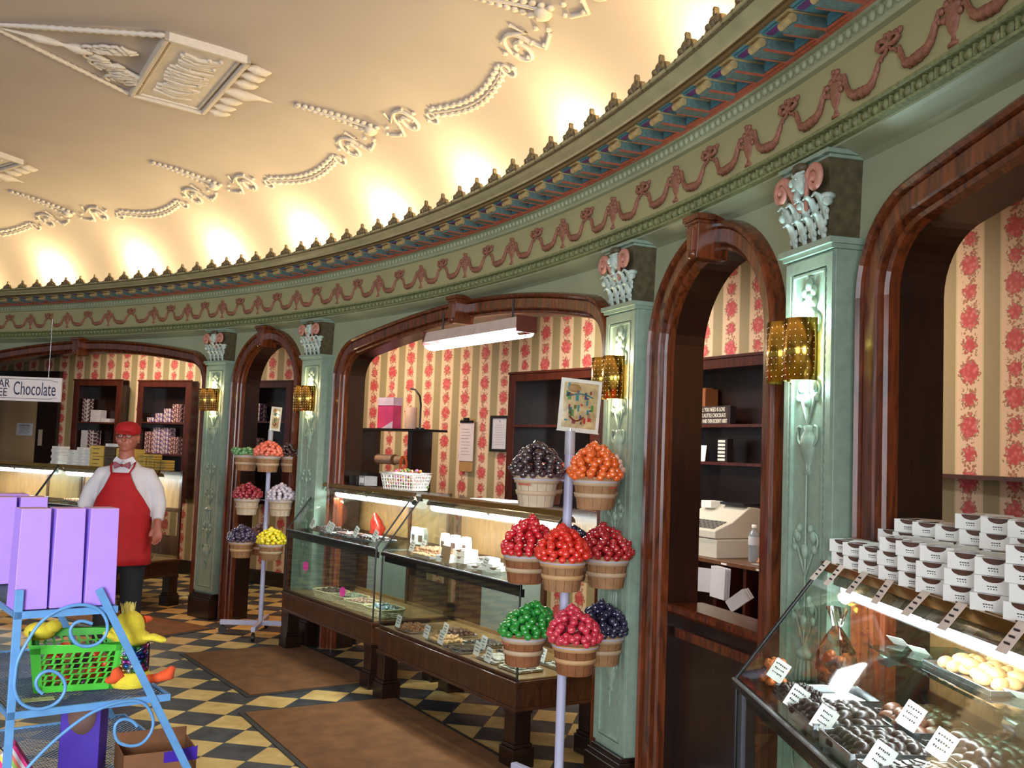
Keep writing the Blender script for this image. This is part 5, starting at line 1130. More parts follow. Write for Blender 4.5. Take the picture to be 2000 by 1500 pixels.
# striped gift bags
def striped(loc, rz, ry, w_, h, lab):
    root = empty('striped_gift_bag', loc, 0, lab, 'bag'); root.rotation_euler = (0, ry, rz)
    cols = [mat('bag_white', (226, 216, 224), .5), mat('bag_pink', (226, 50, 130), .5), mat('bag_lime', (160, 206, 90), .5), mat('bag_yellow', (240, 206, 90), .5), mat('bag_coral', (240, 130, 110), .5), mat('bag_lilac', (190, 170, 226), .5)]
    mb = MB(); n = 12; d = .07
    for i in range(n): mb.box(w_ * i / n, w_ * (i + 1) / n, 0, d, 0, h, [0, 5, 2, 0, 1, 1, 3, 0, 2, 4, 0, 1][i])
    mb.build('bag_body', cols, root)
    mb = MB(); mb.tube([(w_ * .3 + w_ * .4 * i / 10, 0, h + .07 * math.sin(PI * i / 10)) for i in range(11)], .0025, 6); mb.build('handle', BLACKI, root); return root
striped(onr(-.22, .42, .70), RA - .3, -.45, .16, .26, 'striped pink and lime gift bag leaning at the left edge behind the rack')
striped(onr(.03, .12, .364), RA - .2, -.55, .12, .14, 'pink and yellow striped bag lying on the bottom rack shelf')
# bottom shelf: purple box with brown oval, plush bunny, brown carton
pb = empty('purple_box', onr(.24, .28, .364), RA - .55, 'deep purple box with a brown oval on the bottom rack shelf', 'box')
PUR = mat('deep_purple_card', (56, 14, 150), .5, var=.04)
mb = MB(); mb.box(0, .14, 0, .10, 0, .27); mb.build('carton', PUR, pb, bevel=.002)
mb = MB(); mb.lathe([(.001, 0), (.050, .0), (.050, .003), (.001, .003)], 28, T=Matrix.Translation((.075, 0, .225)) @ Matrix.Rotation(PI / 2, 4, 'X') @ Matrix.Scale(1.45, 4, (0, 1, 0))); mb.build('brown_oval', mat('brown_velvet', (112, 84, 76), .8), pb)
bn = empty('plush_bunny', onr(.36, .34, .364), RA - .7, 'white plush bunny with gold foil body, behind the purple box', 'toy')
mb = MB(); mb.sphere((0, 0, .235), (.042, .038, .04), 14, 9); mb.sphere((.01, 0, .28), (.045, .03, .018), 12, 7); remeshed(mb, 'plush_head', mat('cream_plush', (226, 208, 190), .9, bump=.4, bs=300), bn, .004, 2)
mb = MB(); mb.sphere((.0, 0, .10), (.045, .04, .10), 14, 10); mb.build('foil_body', mat('gold_foil_wrap', (200, 180, 80), .3, .8, var=.3, vs=60), bn)
mb = MB(); mb.sphere((-.02, -.034, .245), .005, 6, 5); mb.sphere((.016, -.036, .245), .005, 6, 5); mb.build('eyes', INK, bn)
mb = MB(); mb.sphere((.03, -.028, .228), (.01, .006, .009), 8, 5); mb.sphere((-.03, -.026, .228), (.01, .006, .009), 8, 5); mb.build('cheeks', mat('rosy_cheek', (230, 120, 110), .8), bn)
cb = empty('brown_carton', onr(.42, .12, .364), RA - .15, 'open brown carton with a scalloped purple edge at the bottom of the rack', 'box')
mb = MB(); T_ = .004; w_, d, h = .26, .2, .09
mb.box(0, w_, 0, d, 0, T_); mb.box(0, w_, 0, T_, 0, h); mb.box(0, w_, d - T_, d, 0, h + .03); mb.box(0, T_, 0, d, 0, h); mb.box(w_ - T_, w_, 0, d, 0, h); mb.build('carton', mat('brown_card', (122, 78, 44), .7, var=.15, vs=8), cb)
mb = MB(); pl = [(w_ * .55, h - .04), (w_ + .002, h - .04), (w_ + .002, h + .012)]; n = 14; pl += [(w_ - (w_ * .45) * i / n, h + .012 - .012 * i / n - (.006 if i % 2 else 0)) for i in range(1, n + 1)]; mb.prism(pl, -.003, 0); mb.build('purple_edge', PUR, cb)
# ================================================================== FLOOR MATS
MATM = mat('brown_coir', (128, 86, 46), .95, var=.25, vs=8, bump=.8, bs=500); MATE = mat('mat_rubber_edge', (46, 44, 42), .7)
def floor_mat_obj(c, ang, L, Wd, lab):
    root = empty('floor_mat', (c[0], c[1], 0), ang, lab, 'mat'); mb = MB(); mb.box(0, L, 0, Wd, 0.0, .006); mb.build('rubber_edge', MATE, root); mb = MB(); mb.box(.03, L - .03, .03, Wd - .03, .006, .011); mb.build('coir_pile', MATM, root, bevel=.003)
a = math.atan2(6.326 - 7.51, -1.587 + 2.407); floor_mat_obj((-2.407, 7.51), a, 1.44, .98, 'brown coir mat in front of the left centre showcase')
a = math.atan2(5.019 - 5.967, -.979 + 1.544); floor_mat_obj((-1.544, 5.967), a, 1.62, 1.02, 'brown coir mat nearest the camera, before the centre showcase')
floor_mat_obj((-4.25, 9.0), math.radians(-33), 1.75, .62, 'brown coir mat far left, behind the plush duck')
# ================================================================== DOORWAY GATE
gt = empty('door_gate', (0, 0, 0), 0, 'dark wooden half gate with ledge closing the right doorway', 'gate')
mb = sweep([(-.24, 0), (-.16, 0), (-.16, .90), (-.24, .90)], 5.67, 6.47, .1); mb.build('gate_panel', MAHOG_D, gt, recalc=False)
mb = sweep([(-.30, .93), (-.30, .90), (-.13, .90), (-.115, .915), (-.115, .935), (-.13, .945), (-.30, .945), (-.30, .93)], 5.67, 6.47, .1); mb.build('ledge', MAHOG, gt, recalc=False)
for z_ in (.12, .8): sweep([(-.16, z_), (-.145, z_), (-.145, z_ + .04), (-.16, z_ + .04)], 5.7, 6.44, .1).build('panel_moulding', MAHOG, gt, recalc=False)
# ================================================================== BACK ROOM FURNITURE
def wall_local(s, o, z): x, y = W(s, o); return Matrix.Translation((x, y, z)) @ Matrix.Rotation(theta(s), 4, 'Z')
def bookcase(s0, s1, z0, z1, shelves, lab, fw=.085, dep=.2, mid=None):
    x0, y0 = W(s0, BO + dep + .02); x1, y1 = W(s1, BO + dep + .02); wd = math.hypot(x1 - x0, y1 - y0); ang = math.atan2(y1 - y0, x1 - x0)
    root = empty('bookcase', (x0, y0, z0), ang, lab, 'bookcase'); h = z1 - z0; mb = MB()
    mb.box(0, fw, 0, .02, 0, h); mb.box(wd - fw, wd, 0, .02, 0, h); mb.box(fw, wd - fw, 0, .02, h - fw, h); mb.box(-.01, wd + .01, -.008, .02, h - .02, h); mb.build('frame', RM_W, root, bevel=.003)
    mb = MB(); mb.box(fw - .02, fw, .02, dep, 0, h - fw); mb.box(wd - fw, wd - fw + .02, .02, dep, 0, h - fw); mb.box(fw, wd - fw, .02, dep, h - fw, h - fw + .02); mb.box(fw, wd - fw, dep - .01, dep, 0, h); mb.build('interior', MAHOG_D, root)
    for z in shelves: mb = MB(); mb.box(fw, wd - fw, .005, dep - .01, z - z0 - .02, z - z0); mb.build('shelf', RM_W, root)
    return root, Matrix.Translation((x0, y0, z0)) @ Matrix.Rotation(ang, 4, 'Z'), wd, ang
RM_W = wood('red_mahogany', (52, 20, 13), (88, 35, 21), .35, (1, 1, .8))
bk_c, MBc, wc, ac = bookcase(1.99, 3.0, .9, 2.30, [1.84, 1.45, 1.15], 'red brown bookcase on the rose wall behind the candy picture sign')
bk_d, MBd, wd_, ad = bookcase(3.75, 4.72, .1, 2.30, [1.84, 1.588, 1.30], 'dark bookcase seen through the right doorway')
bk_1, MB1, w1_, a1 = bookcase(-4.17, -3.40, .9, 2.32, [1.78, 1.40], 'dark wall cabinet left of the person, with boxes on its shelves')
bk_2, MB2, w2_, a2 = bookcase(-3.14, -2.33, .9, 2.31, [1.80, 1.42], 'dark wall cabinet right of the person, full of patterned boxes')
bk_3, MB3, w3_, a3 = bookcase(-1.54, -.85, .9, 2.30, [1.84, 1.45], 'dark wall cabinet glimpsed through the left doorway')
def boxes_in(Mt, ang, x, z, z0, w_, h, d, nz, m, lab, grp, y=.06, name='patterned_box', cat='box'):
    for k in range(nz):
        mb = BXC.get((w_, h, d, m.name))
        if mb is None: b_ = MB(); b_.box(0, w_, 0, d, 0, h); o = b_.build(name, m, bevel=.001); BXC[(w_, h, d, m.name)] = o
        else: o = mb.copy(); COL.objects.link(o)
        o.location = Mt @ Vector((x, y, z - z0 + k * (h + .0008))); o.rotation_euler = (0, 0, ang); tag(o, lab % (['bottom', 'second', 'third', 'fourth', 'fifth', 'sixth', 'seventh'][k],), cat, grp)
BXC = {}
def pattern_mat(n, base, c1, c2, sc):
    t = NT(n); vo = t.n('ShaderNodeTexVoronoi'); t.link(t.coord(), vo.inputs['Vector']); vo.inputs['Scale'].default_value = sc
    f = t.math('GREATER_THAN', vo.outputs['Distance'], .55); g = t.math('LESS_THAN', vo.outputs['Distance'], .28); t.col(t.mix(g, t.mix(f, lin(base), lin(c1)), lin(c2))); t.rough(.5); return t.m
PT1 = pattern_mat('fruit_print', (206, 190, 180), (90, 60, 110), (176, 70, 50), 40); PT2 = pattern_mat('berry_print', (176, 130, 120), (70, 40, 50), (200, 190, 180), 46); STRP = pattern_mat('dark_stripe_print', (60, 44, 48), (186, 176, 176), (120, 40, 40), 36)
GREYB = mat('grey_white_box', (190, 182, 186), .6)
for j, (x, nz, m) in enumerate([(.10, 5, PT2), (.24, 6, PT1), (.38, 6, PT1), (.52, 4, PT2)]): boxes_in(MB2, a2, x, 1.42, .9, .135, .052, .1, nz, m, 'patterned box on the lower shelf of the right cabinet, %s in the ' + ['first', 'second', 'third', 'fourth'][j] + ' stack', 'patterned boxes in the right wall cabinet')
for j, (x, nz, m) in enumerate([(.12, 1, PT1), (.26, 2, PT1), (.40, 3, PT1), (.54, 4, PT2)]): boxes_in(MB2, a2, x, 1.80, .9, .13, .055, .1, nz, m, 'patterned box on the upper shelf of the right cabinet, %s in the ' + ['first', 'second', 'third', 'fourth'][j] + ' stack', 'patterned boxes in the right wall cabinet')
for j, (x, nz, m, w_) in enumerate([(.11, 6, STRP, .09), (.26, 2, GREYB, .17), (.45, 1, GREYB, .14)]): boxes_in(MB1, a1, x, 1.78, .9, w_, .048 if j != 1 else .075, .1, nz, m, '%s box of the ' + ['dark striped', 'pale grey', 'low grey'][j] + ' pile on the upper shelf of the left cabinet', 'boxes in the left wall cabinet')
for j, (x, nz, m, w_) in enumerate([(.12, 3, GREYB, .10), (.24, 6, STRP, .12)]): boxes_in(MB1, a1, x, 1.40, .9, w_, .09 if j == 0 else .045, .1, nz, m, '%s box of the ' + ['pale tall', 'striped'][j] + ' pile on the lower shelf of the left cabinet', 'boxes in the left wall cabinet')
boxes_in(MB3, a3, .10, 1.84, .9, .12, .05, .1, 4, PT1, 'patterned box on the upper shelf seen through the left doorway, %s one', 'patterned boxes seen through the left doorway')
boxes_in(MB3, a3, .10, 1.45, .9, .12, .05, .1, 4, PT2, 'patterned box on the lower shelf seen through the left doorway, %s one', 'patterned boxes seen through the left doorway')
boxes_in(MBc, ac, .5, 1.45, .9, .16, .05, .1, 1, GREYB, 'pale %s box in the bookcase behind the black candy bucket', 'box in the red brown bookcase')
# right doorway bookcase contents
def pos(Mt, x, y, z, z0): return tuple(Mt @ Vector((x, y, z - z0)))
sgn = empty('lettered_sign', pos(MBd, .205, .05, 1.841, .1), ad, 'dark wooden block sign with white capital lettering about love and chocolate', 'sign')
mb = MB(); mb.box(0, .345, 0, .05, 0, .125); mb.build('block', mat('dark_sign_wood', (34, 22, 20), .5), sgn, bevel=.002)
mb = MB(); 
for z in (.004, .043, .083): mb.box(.005, .325, -.0015, 0, z, z + .035)
mb.build('line_panel', mat('sign_brown', (60, 40, 34), .5), sgn)
WL = mat('white_lettering', (236, 230, 214), .6, var=0)
for t_, z, sx in (('ALL YOU NEED IS LOVE', .100, .62), ('BUT A LITTLE CHOCOLATE', .060, .56), ('NOW AND THEN DOESN\'T HURT', .021, .50)): text_mesh('lettering', t_, .040, WL, sgn, (.165, -.003, z), sx=sx)
for k, (x, w_, h, c, n) in enumerate([(.12, .055, .26, (150, 30, 28), 'red'), (.18, .045, .26, (176, 120, 60), 'ochre'), (.235, .045, .25, (140, 80, 40), 'brown')]):
    mb = MB(); mb.box(0, w_, .06, .17, 0, h); mb.box(.002, w_ - .002, .058, .06, .02, h - .02); o = mb.build('tall_book', mat('book_' + n, c, .5)); o.location = pos(MBd, x, .0, 1.841, .1); o.rotation_euler = (0, 0, ad); tag(o, n + ' book standing behind the lettered block sign', 'book')
mb = MB(); mb.box(0, .12, 0, .003, 0, .11); o = mb.build('white_card_sign', WHITEP); o.location = pos(MBd, .18, .05, 1.589, .1); o.rotation_euler = (-.12, 0, ad); tag(o, 'plain white card on the shelf below the lettered sign', 'card')
bl = empty('striped_block', pos(MBd, .44, .04, 1.589, .1), ad, 'narrow dark block with stacked white lines on the lower shelf', 'sign')
mb = MB(); mb.box(0, .10, 0, .05, 0, .155); mb.build('block', mat('dark_sign_wood', (34, 22, 20), .5), bl)
mb = MB()
for k in range(6): mb.box(.008, .078, -.002, 0, .008 + .0245 * k, .023 + .0245 * k)
mb.build('white_lines', WL, bl)
# counter in the right doorway
ctr = wall_empty('service_counter', 4.3, -1.28, 0, label='wooden service counter with open cubbyholes behind the right doorway gate', cat='counter')
mb = MB(); mb.box(-.35, 1.1, -.16, .28, .985, 1.01); mb.build('counter_top', wood('worn_counter', (84, 50, 28), (122, 78, 46), .4), ctr, bevel=.003)
mb = MB(); mb.box(.36, .39, -.14, .26, .70, .985); mb.box(.62, .645, -.14, .26, .70, .985); mb.box(.9, .925, -.14, .26, .70, .985); mb.box(.36, 1.1, -.14, .26, .68, .70); mb.box(.36, 1.1, .24, .26, .7, .985); mb.build('cubbyhole', RM_W, ctr)
mb = MB(); mb.box(.36, .40, -.14, .26, 0, .68); mb.box(1.0, 1.05, -.14, .26, 0, .68); mb.box(-.33, -.29, -.1, .26, 0, .985); mb.build('support', MAHOG_D, ctr)
mb = MB()
for x in (.45, .75): mb.box(x, x + .05, -.162, -.16, .99, 1.0)
mb.build('price_strip', WHITEP, ctr)
MC = wall_local(4.3, -1.28, 0)
reg = wall_empty('cash_register', 4.28, -1.32, 1.01, label='beige electronic cash register on the counter in the right doorway', cat='cash register'); BEI = mat('beige_plastic', (206, 200, 184), .5, var=.03); DK = mat('dark_screen', (26, 28, 34), .3)
mb = MB(); mb.box(-.05, .38, -.16, .2, 0, .115); mb.build('cash_drawer', BEI, reg, bevel=.006)
mb = MB(); pl = [(-.17, .118), (.2, .118), (.2, .30), (.1, .31), (-.04, .215), (-.17, .165)]
T_ = Matrix(((0, 1, 0, 0), (1, 0, 0, 0), (0, 0, 1, 0), (0, 0, 0, 1))); mb.prism(pl, -.045, .375, T=T_); mb.build('register_body', BEI, reg, bevel=.006)
mb = MB()
for i in range(9):
    for j in range(4): x = -.02 + .04 * i; y = -.15 + .028 * j; z = .172 + .0105 * j; mb.box(x, x + .03, y, y + .02, z, z + .014)
mb.build('keypad', mat('grey_keys', (120, 116, 110), .5), reg)
mb = MB(); mb.box(.14, .36, .06, .2, .315, .33); mb.build('display', DK, reg); mb = MB(); mb.box(0, .1, .02, .12, .285, .33); mb.build('receipt_printer', WHITEP, reg, bevel=.004)
bt = wall_empty('water_bottle', 4.78, -1.30, 1.01, label='clear plastic water bottle beside the cash register', cat='bottle')
mb = MB(); mb.lathe([(.03, 0), (.033, .01), (.031, .03), (.033, .05), (.031, .07), (.033, .1), (.033, .15), (.028, .17), (.013, .19), (.013, .2)], 16); mb.build('bottle_body', mat('clear_pet', (206, 216, 226), .15, trans=.6), bt)
mb = MB(); mb.lathe([(.0338, .1), (.0338, .15)], 16, cap=False); mb.build('paper_label', mat('bottle_label', (220, 222, 230), .5), bt); mb = MB(); mb.lathe([(.015, .2), (.015, .218), (.001, .219)], 12); mb.build('bottle_cap', WHITEP, bt)
sn = wall_empty('snack_bag', 4.95, -1.25, 1.012, label='flat clear bag of tan snacks on the counter right of the bottle', cat='bag')
mb = MB(); rr = random.Random(8)
for i in range(24): mb.sphere((rr.uniform(-.06, .07), rr.uniform(-.04, .04), .012 + rr.uniform(0, .02)), (.02, .016, .01), 6, 4)
mb.build('snacks', mat('tan_snack', (190, 130, 84), .5), sn)['kind'] = 'stuff'; mb = MB(); mb.box(-.085, .09, -.055, .055, 0, .003); mb.build('bag_film', mat('white_film', (200, 196, 190), .3), sn)
def papers(x, y, z, rot, w_, h, n, lab, thick=.004):
    root = empty('paper_bundle', tuple(MC @ Vector((x, y, z))), 0, lab, 'papers'); root.rotation_euler = rot; mb = MB()
    for k in range(n): q = .004 * (k % 3); mb.box(q, w_ + q, k * (thick + .002), k * (thick + .002) + thick, 0, h - q)
    mb.build('sheets', mat('sheet_white', (216, 210, 214), .6, var=.04), root)
papers(.40, -.20, .80, (0, .05, theta(4.5)), .13, .18, 7, 'upright stack of white folders in the counter cubbyhole')
papers(.30, -.24, .82, (0, .02, theta(4.5) + .5), .11, .14, 1, 'single pale card leaning left of the white folders', .002)
papers(.62, -.22, .74, (.3, -.55, theta(4.6)), .17, .07, 3, 'tilted grey paper bundle beside the folders', .012)
papers(.60, -.24, .62, (PI / 2 - .1, 0, theta(4.6)), .22, .16, 5, 'flat stack of white leaflets at the bottom of the doorway view', .006)
gs = wall_empty('bracket_shelf', 4.78, -1.5, 1.57, label='narrow bracket shelf at the right of the doorway bookcase', cat='shelf'); mb = MB(); mb.box(-.2, .1, -.1, .14, 0, .014); mb.build('shelf_board', RM_W, gs); mb = MB(); mb.tube([(-.1, 0, 0), (0, .0, -.03), (.06, .05, -.12), (.08, .1, -.3)], .006, 6); mb.build('bracket', STEEL, gs)
# centre back wall: shelf with paper roll, twine, pink bag, clipboard, framed notice
ws = wall_empty('wall_shelf', .95, -1.2, 0, label='dark shelf unit with wrapping rolls behind the left centre showcase', cat='shelf')
mb = MB(); mb.box(-.42, .62, -.14, .14, 1.755, 1.775); mb.build('shelf_board', BLACKI, ws)
mb = MB(); mb.box(-.36, -.31, -.12, .12, 1.05, 1.755); mb.box(.38, .44, -.12, .12, 0, 1.755); mb.box(-.36, -.31, -.1, .1, 0, 1.05); mb.build('side_post', MAHOG_D, ws)
mb = MB(); mb.box(-.31, .38, -.12, .12, 1.02, 1.045); mb.box(-.31, .38, .1, .12, 1.1, 1.35); mb.build('lower_shelf', RM_W, ws)
mb = MB(); mb.cyl((-.14, -.05, 1.49), (.36, -.05, 1.49), .006, n=8); mb.build('roll_rod', BLACKI, ws)
MW = wall_local(.95, -1.2, 0)
for k, (x0, x1, r, c, lb) in enumerate([(-.12, .12, .045, (170, 140, 120), 'wide roll of tan ribbon on the rod under the dark shelf'), (.15, .30, .038, (196, 160, 130), 'narrow roll of pale ribbon on the rod beside the orange twine')]):
    rt = empty('ribbon_roll', tuple(MW @ Vector((0, -.05, 1.49))), theta(.95), lb, 'ribbon roll', None); mb = MB(); mb.cyl((x0, 0, 0), (x1, 0, 0), r, n=18); mb.build('wound_ribbon', mat('ribbon_%d' % k, c, .35, var=.25, vs=60), rt); [MB().cyl((q - .002, 0, 0), (q + .002, 0, 0), r * 1.12, n=18).build('flange', mat('kraft_core', (120, 80, 50), .7), rt) for q in (x0, x1)]
mb = MB(); rr = random.Random(6)
for k in range(7): mb.tube([(.34 + .045 * math.cos(t) + rr.uniform(-.01, .01), -.13 + .01 * k % .03, 1.44 + .09 * math.sin(t)) for t in [2 * PI * i / 14 + rr.random() * .3 for i in range(14)]], .004, 5, closed=True)
o = mb.build('orange_twine', mat('orange_cord', (226, 96, 40), .6)); o.location = MW.to_translation(); o.rotation_euler = (0, 0, theta(.95)); tag(o, 'loops of orange twine hanging from the rod end', 'twine')
bg = empty('pink_gift_bag', tuple(MW @ Vector((-.10, -.04, 1.776))), theta(.95), 'pink and white gift bag standing on the dark wall shelf', 'bag')
mb = MB(); mb.box(-.01, .22, -.05, .05, 0, .285, 0); mb.build('bag_body', mat('bag_hot_pink', (216, 72, 122), .4, var=.15, vs=10), bg, bevel=.003)
mb = MB(); mb.box(-.012, .222, -.053, .053, .215, .288); mb.build('white_band', mat('bag_white_band', (226, 200, 220), .4), bg); mb = MB(); mb.add([(.06, -.054, 0), (.222, -.054, 0), (.222, -.054, .07)], [(0, 1, 2)]); mb.build('white_corner', mat('bag_white_band', (226, 200, 220), .4), bg)
pr = empty('paper_roll', tuple(MW @ Vector((.27, 0, 1.776))), theta(.95), 'upright cream paper roll on the dark wall shelf', 'paper roll'); mb = MB(); mb.lathe([(.055, 0), (.055, .2), (.02, .2), (.02, .19)], 20); mb.build('rolled_paper', mat('cream_paper', (222, 178, 156), .6), pr)
mb = MB(); mb.tube([(0, 0, 1.776), (0, 0, 2.0), (-.02, 0, 2.08), (-.09, 0, 2.14), (-.15, 0, 2.15)], .009, 8); mb.cyl((0, 0, 1.776), (0, 0, 1.79), .04, n=14); o = mb.build('goose_neck_arm', BLACKI); o.location = tuple(MW @ Vector((.40, 0, 0))); o.rotation_euler = (0, 0, theta(.95)); tag(o, 'black curved metal arm beside the cream paper roll', 'bracket')
def on_back(name, s, z, lab, cat): return wall_empty(name, s, BO + .03, z, label=lab, cat=cat)
cl = on_back('clipboard', 1.325, 1.5, 'brown clipboard with white sheets hung on the rose wallpaper', 'clipboard')
mb = MB(); mb.box(-.095, .095, -.004, .004, -.10, .40); mb.build('board', mat('hardboard', (170, 126, 76), .6), cl, bevel=.003); mb = MB(); mb.box(-.10, .10, -.010, -.004, .0, .36); mb.build('paper_sheets', mat('note_paper', (216, 198, 196), .6, var=.04), cl)
mb = MB(); mb.box(-.09, .09, -.02, -.004, .36, .385); mb.box(-.03, .03, -.03, -.004, .375, .41); mb.build('metal_clip', BLACKI, cl, bevel=.003)
mb = MB()
for k in range(9): mb.box(-.07, .03 + .03 * ((k * 7) % 3) / 2, -.0112, -.010, .30 - .03 * k, .304 - .03 * k)
mb.build('handwriting', mat('pale_ink', (150, 130, 140), .6), cl)
fr = on_back('framed_notice', 1.72, 1.6, 'black framed white certificate on the rose wallpaper', 'picture frame')
mb = MB()
for x0, x1, z0, z1 in ((-.125, -.10, 0, .33), (.10, .125, 0, .33), (-.10, .10, 0, .025), (-.10, .10, .305, .33)): mb.box(x0, x1, -.018, .004, z0, z1)
mb.build('frame', BLACKI, fr, bevel=.002); mb = MB(); mb.box(-.10, .10, -.006, .002, .025, .305); mb.build('certificate', mat('certificate_paper', (214, 204, 206), .4, var=.03), fr)
mb = MB(); mb.sphere((0, -.008, .28), (.008, .002, .01), 8, 5)
for k in range(9): q = .05 + .02 * ((k * 5) % 3) / 2; mb.box(-q, q, -.0075, -.006, .24 - .022 * k, .2425 - .022 * k)
mb.build('printed_lines', mat('pale_ink', (150, 130, 140), .6), fr)
# shelf behind the right showcase
s_ = wall_empty('low_wall_shelf', 7.2, -1.52, 1.555, label='thin dark shelf running along the rose wall behind the white boxes', cat='shelf'); mb = MB(); mb.box(-2.2, 1.6, -.05, .2, 0, .02); mb.build('shelf_board', RM_W, s_); [MB().box(q, q + .03, -.05, .2, -.18, 0).build('bracket', MAHOG_D, s_) for q in (-.8, .5)]
# far left door in the back wall
dr = empty('door_3', (0, 0, 0), 0, kind='structure')
x0, y0 = W(-6.1, BO + .05); x1, y1 = W(-4.56, BO + .05); wd = math.hypot(x1 - x0, y1 - y0); ang = math.atan2(y1 - y0, x1 - x0); T_ = Matrix.Translation((x0, y0, 0)) @ Matrix.Rotation(ang, 4, 'Z')
mb = MB(); mb.box(wd - .13, wd, -.03, .02, 0, 2.43, T=T_); mb.box(0, .13, -.03, .02, 0, 2.43, T=T_); mb.box(.13, wd - .13, -.03, .02, 2.31, 2.43, T=T_); mb.box(wd - .36, wd - .13, -.02, .02, 0, 2.31, T=T_); mb.build('door_frame', MAHOG_D, dr)
mb = MB(); mb.box(.13, wd - .36, -.0, .02, 0, 2.31, T=T_); mb.build('door_leaf', mat('tan_door_paint', (176, 146, 108), .6, var=.06, vs=3), dr)
mb = MB(); mb.box(wd - .30, wd - .24, -.03, -.02, 1.45, 1.66, T=T_); mb.build('push_plate', mat('pale_plate', (176, 160, 140), .4), dr)
nt = empty('paper_notice', tuple(T_ @ Vector((wd - .72, -.004, 1.575))), ang, 'small white printed notice on the tan door at far left', 'notice'); mb = MB(); mb.box(0, .29, -.002, 0, 0, .16); mb.build('sheet', mat('notice_white', (206, 204, 214), .6), nt); mb = MB()
for k in range(6): mb.box(.05, .24 - .02 * (k % 2), -.0035, -.002, .13 - .02 * k, .134 - .02 * k + (.004 if k == 0 else 0))
mb.build('printed_lines', INK, nt)
mb = MB(); mb.box(0, .36, 0, .2, 0, .1); mb.box(.02, .34, -.01, 0, .02, .09); o = mb.build('dark_till_display', BLACKI); o.location = on(ML1, .0, .75, 1.33); o.rotation_euler = (0, 0, AL); tag(o, 'dark machine behind the white boxes, under the door notice', 'machine')
mb = MB(); mb.box(-.1, .5, .66, .98, 0, 1.33); o = mb.build('machine_cabinet', MAHOG_D); o.location = on(ML1, 0, 0, 0); o.rotation_euler = (0, 0, AL); tag(o, 'dark cabinet carrying the machine behind the far left showcase', 'cabinet')
# sugar free chocolate sign hanging
sg = empty('hanging_sign', (-4.62, 9.0, 1.905), math.radians(-2), 'long white hanging sign lettered for sugar free chocolate, at left edge', 'sign')
mb = MB(); mb.box(-.62, .53, -.012, .012, -.01, .21); mb.build('sign_board', mat('sign_white', (232, 222, 222), .5, var=.02), sg, bevel=.003)
mb = MB()
for x0, x1, z0, z1 in ((-.58, .40, .186, .190), (-.58, .40, .012, .016)): mb.box(x0, x1, -.0135, -.012, z0, z1)
mb.tube([(.40, -.013, .188), (.44, -.013, .186), (.46, -.013, .176), (.50, -.013, .172)], .002, 5); mb.tube([(.40, -.013, .014), (.44, -.013, .016), (.46, -.013, .026), (.50, -.013, .028)], .002, 5); mb.build('border_line', INK, sg)
NAVY = mat('navy_lettering', (52, 50, 84), .5, var=0)
text_mesh('lettering', 'SUGAR', .105, NAVY, sg, (.055, -.014, .142), sx=.82, align='RIGHT'); text_mesh('lettering', 'FREE', .105, NAVY, sg, (.035, -.014, .062), sx=.82, align='RIGHT'); text_mesh('lettering', 'Chocolate', .175, NAVY, sg, (.285, -.014, .098), sx=.54)
mb = MB()
for x in (-.4, .4): mb.cyl((x, 0, .21), (x, 0, .75), .003, n=6)
mb.build('hanging_wire', STEEL, sg)
# ---- goods on the far left showcases
def lbx(Mx, A_, x, y, w_, h, d, m, lab, name='candy_box', rz=0., z=1.297, grp=None, band=None):
    root = empty(name, on(Mx, x, y, z), A_ + rz, lab, 'box', grp); mb = MB(); mb.box(0, w_, 0, d, 0, h); mb.build('carton', m, root, bevel=.002)
    if band: mb = MB(); mb.box(-.001, w_ + .001, -.002, d + .001, h * .45, h * .55); mb.build('ribbon_band', band, root)
    mb = MB(); 
    for k in range(2): mb.box(w_ * .22, w_ * (.78 - .1 * k), -.0015, 0, h * (.68 - .42 * k), h * (.68 - .42 * k) + h * .06)
    mb.build('lettering', INK, root); return root
GOLDB = mat('gold_yellow_card', (214, 178, 84), .5, var=.06); BROWNB = mat('dark_brown_card', (84, 62, 40), .45, var=.2, vs=20)
order = ['bottom', 'second', 'third', 'fourth', 'fifth', 'sixth']
for j, (x, n) in enumerate([(.06, 6), (.20, 5), (.34, 6), (.46, 5)]):
    for k in range(n): lbx(ML2 if j < 1 else ML1, AL, (1.28 if j == 0 else x - .18), .34 + .01 * (k % 2), .125, .03, .12, WHITEP, 'flat white box in the %s low stack on the far showcase, %s of its stack' % (['leftmost', 'second', 'third', 'fourth'][j], order[k]), z=1.297 + .031 * k, grp='flat white boxes on the far showcase')
for j, (x, zz, w_, h, m, lb, bd) in enumerate([(.46, 0, .2, .10, GOLDB, 'lower yellow box with dark lettering on the far showcase', None), (.46, .104, .2, .105, GOLDB, 'upper yellow box with lettering, on the other yellow box', None), (.68, 0, .16, .115, BROWNB, 'lower dark brown box right of the yellow pair', None), (.68, .118, .16, .085, BROWNB, 'upper dark brown box right of the yellow pair', None), (.69, .205, .18, .03, WHITEP, 'flat white box on top of the brown boxes', None), (.86, 0, .13, .10, GOLDB, 'tan box behind the person, lower left', INK), (.86, .104, .13, .09, GOLDB, 'tan box behind the person, upper left', None), (1.0, 0, .12, .19, GOLDB, 'tall yellow box just left of the person', None)]):
    lbx(ML1, AL, x - .08, .34, w_, h, .13, m, lb, z=1.297 + zz, band=bd)
for j, (x, n) in enumerate([(1.12, 3), (1.24, 3), (1.35, 2), (1.42, 2)]):
    for k in range(n): lbx(ML1, AL, x - .03, .36, .095, .048, .1, GOLDB, 'small gold box with dark band right of the person, %s of the %s stack' % (order[k], ['leftmost', 'second', 'third', 'rightmost'][j]), z=1.297 + .05 * k, grp='small gold boxes right of the person', band=INK)
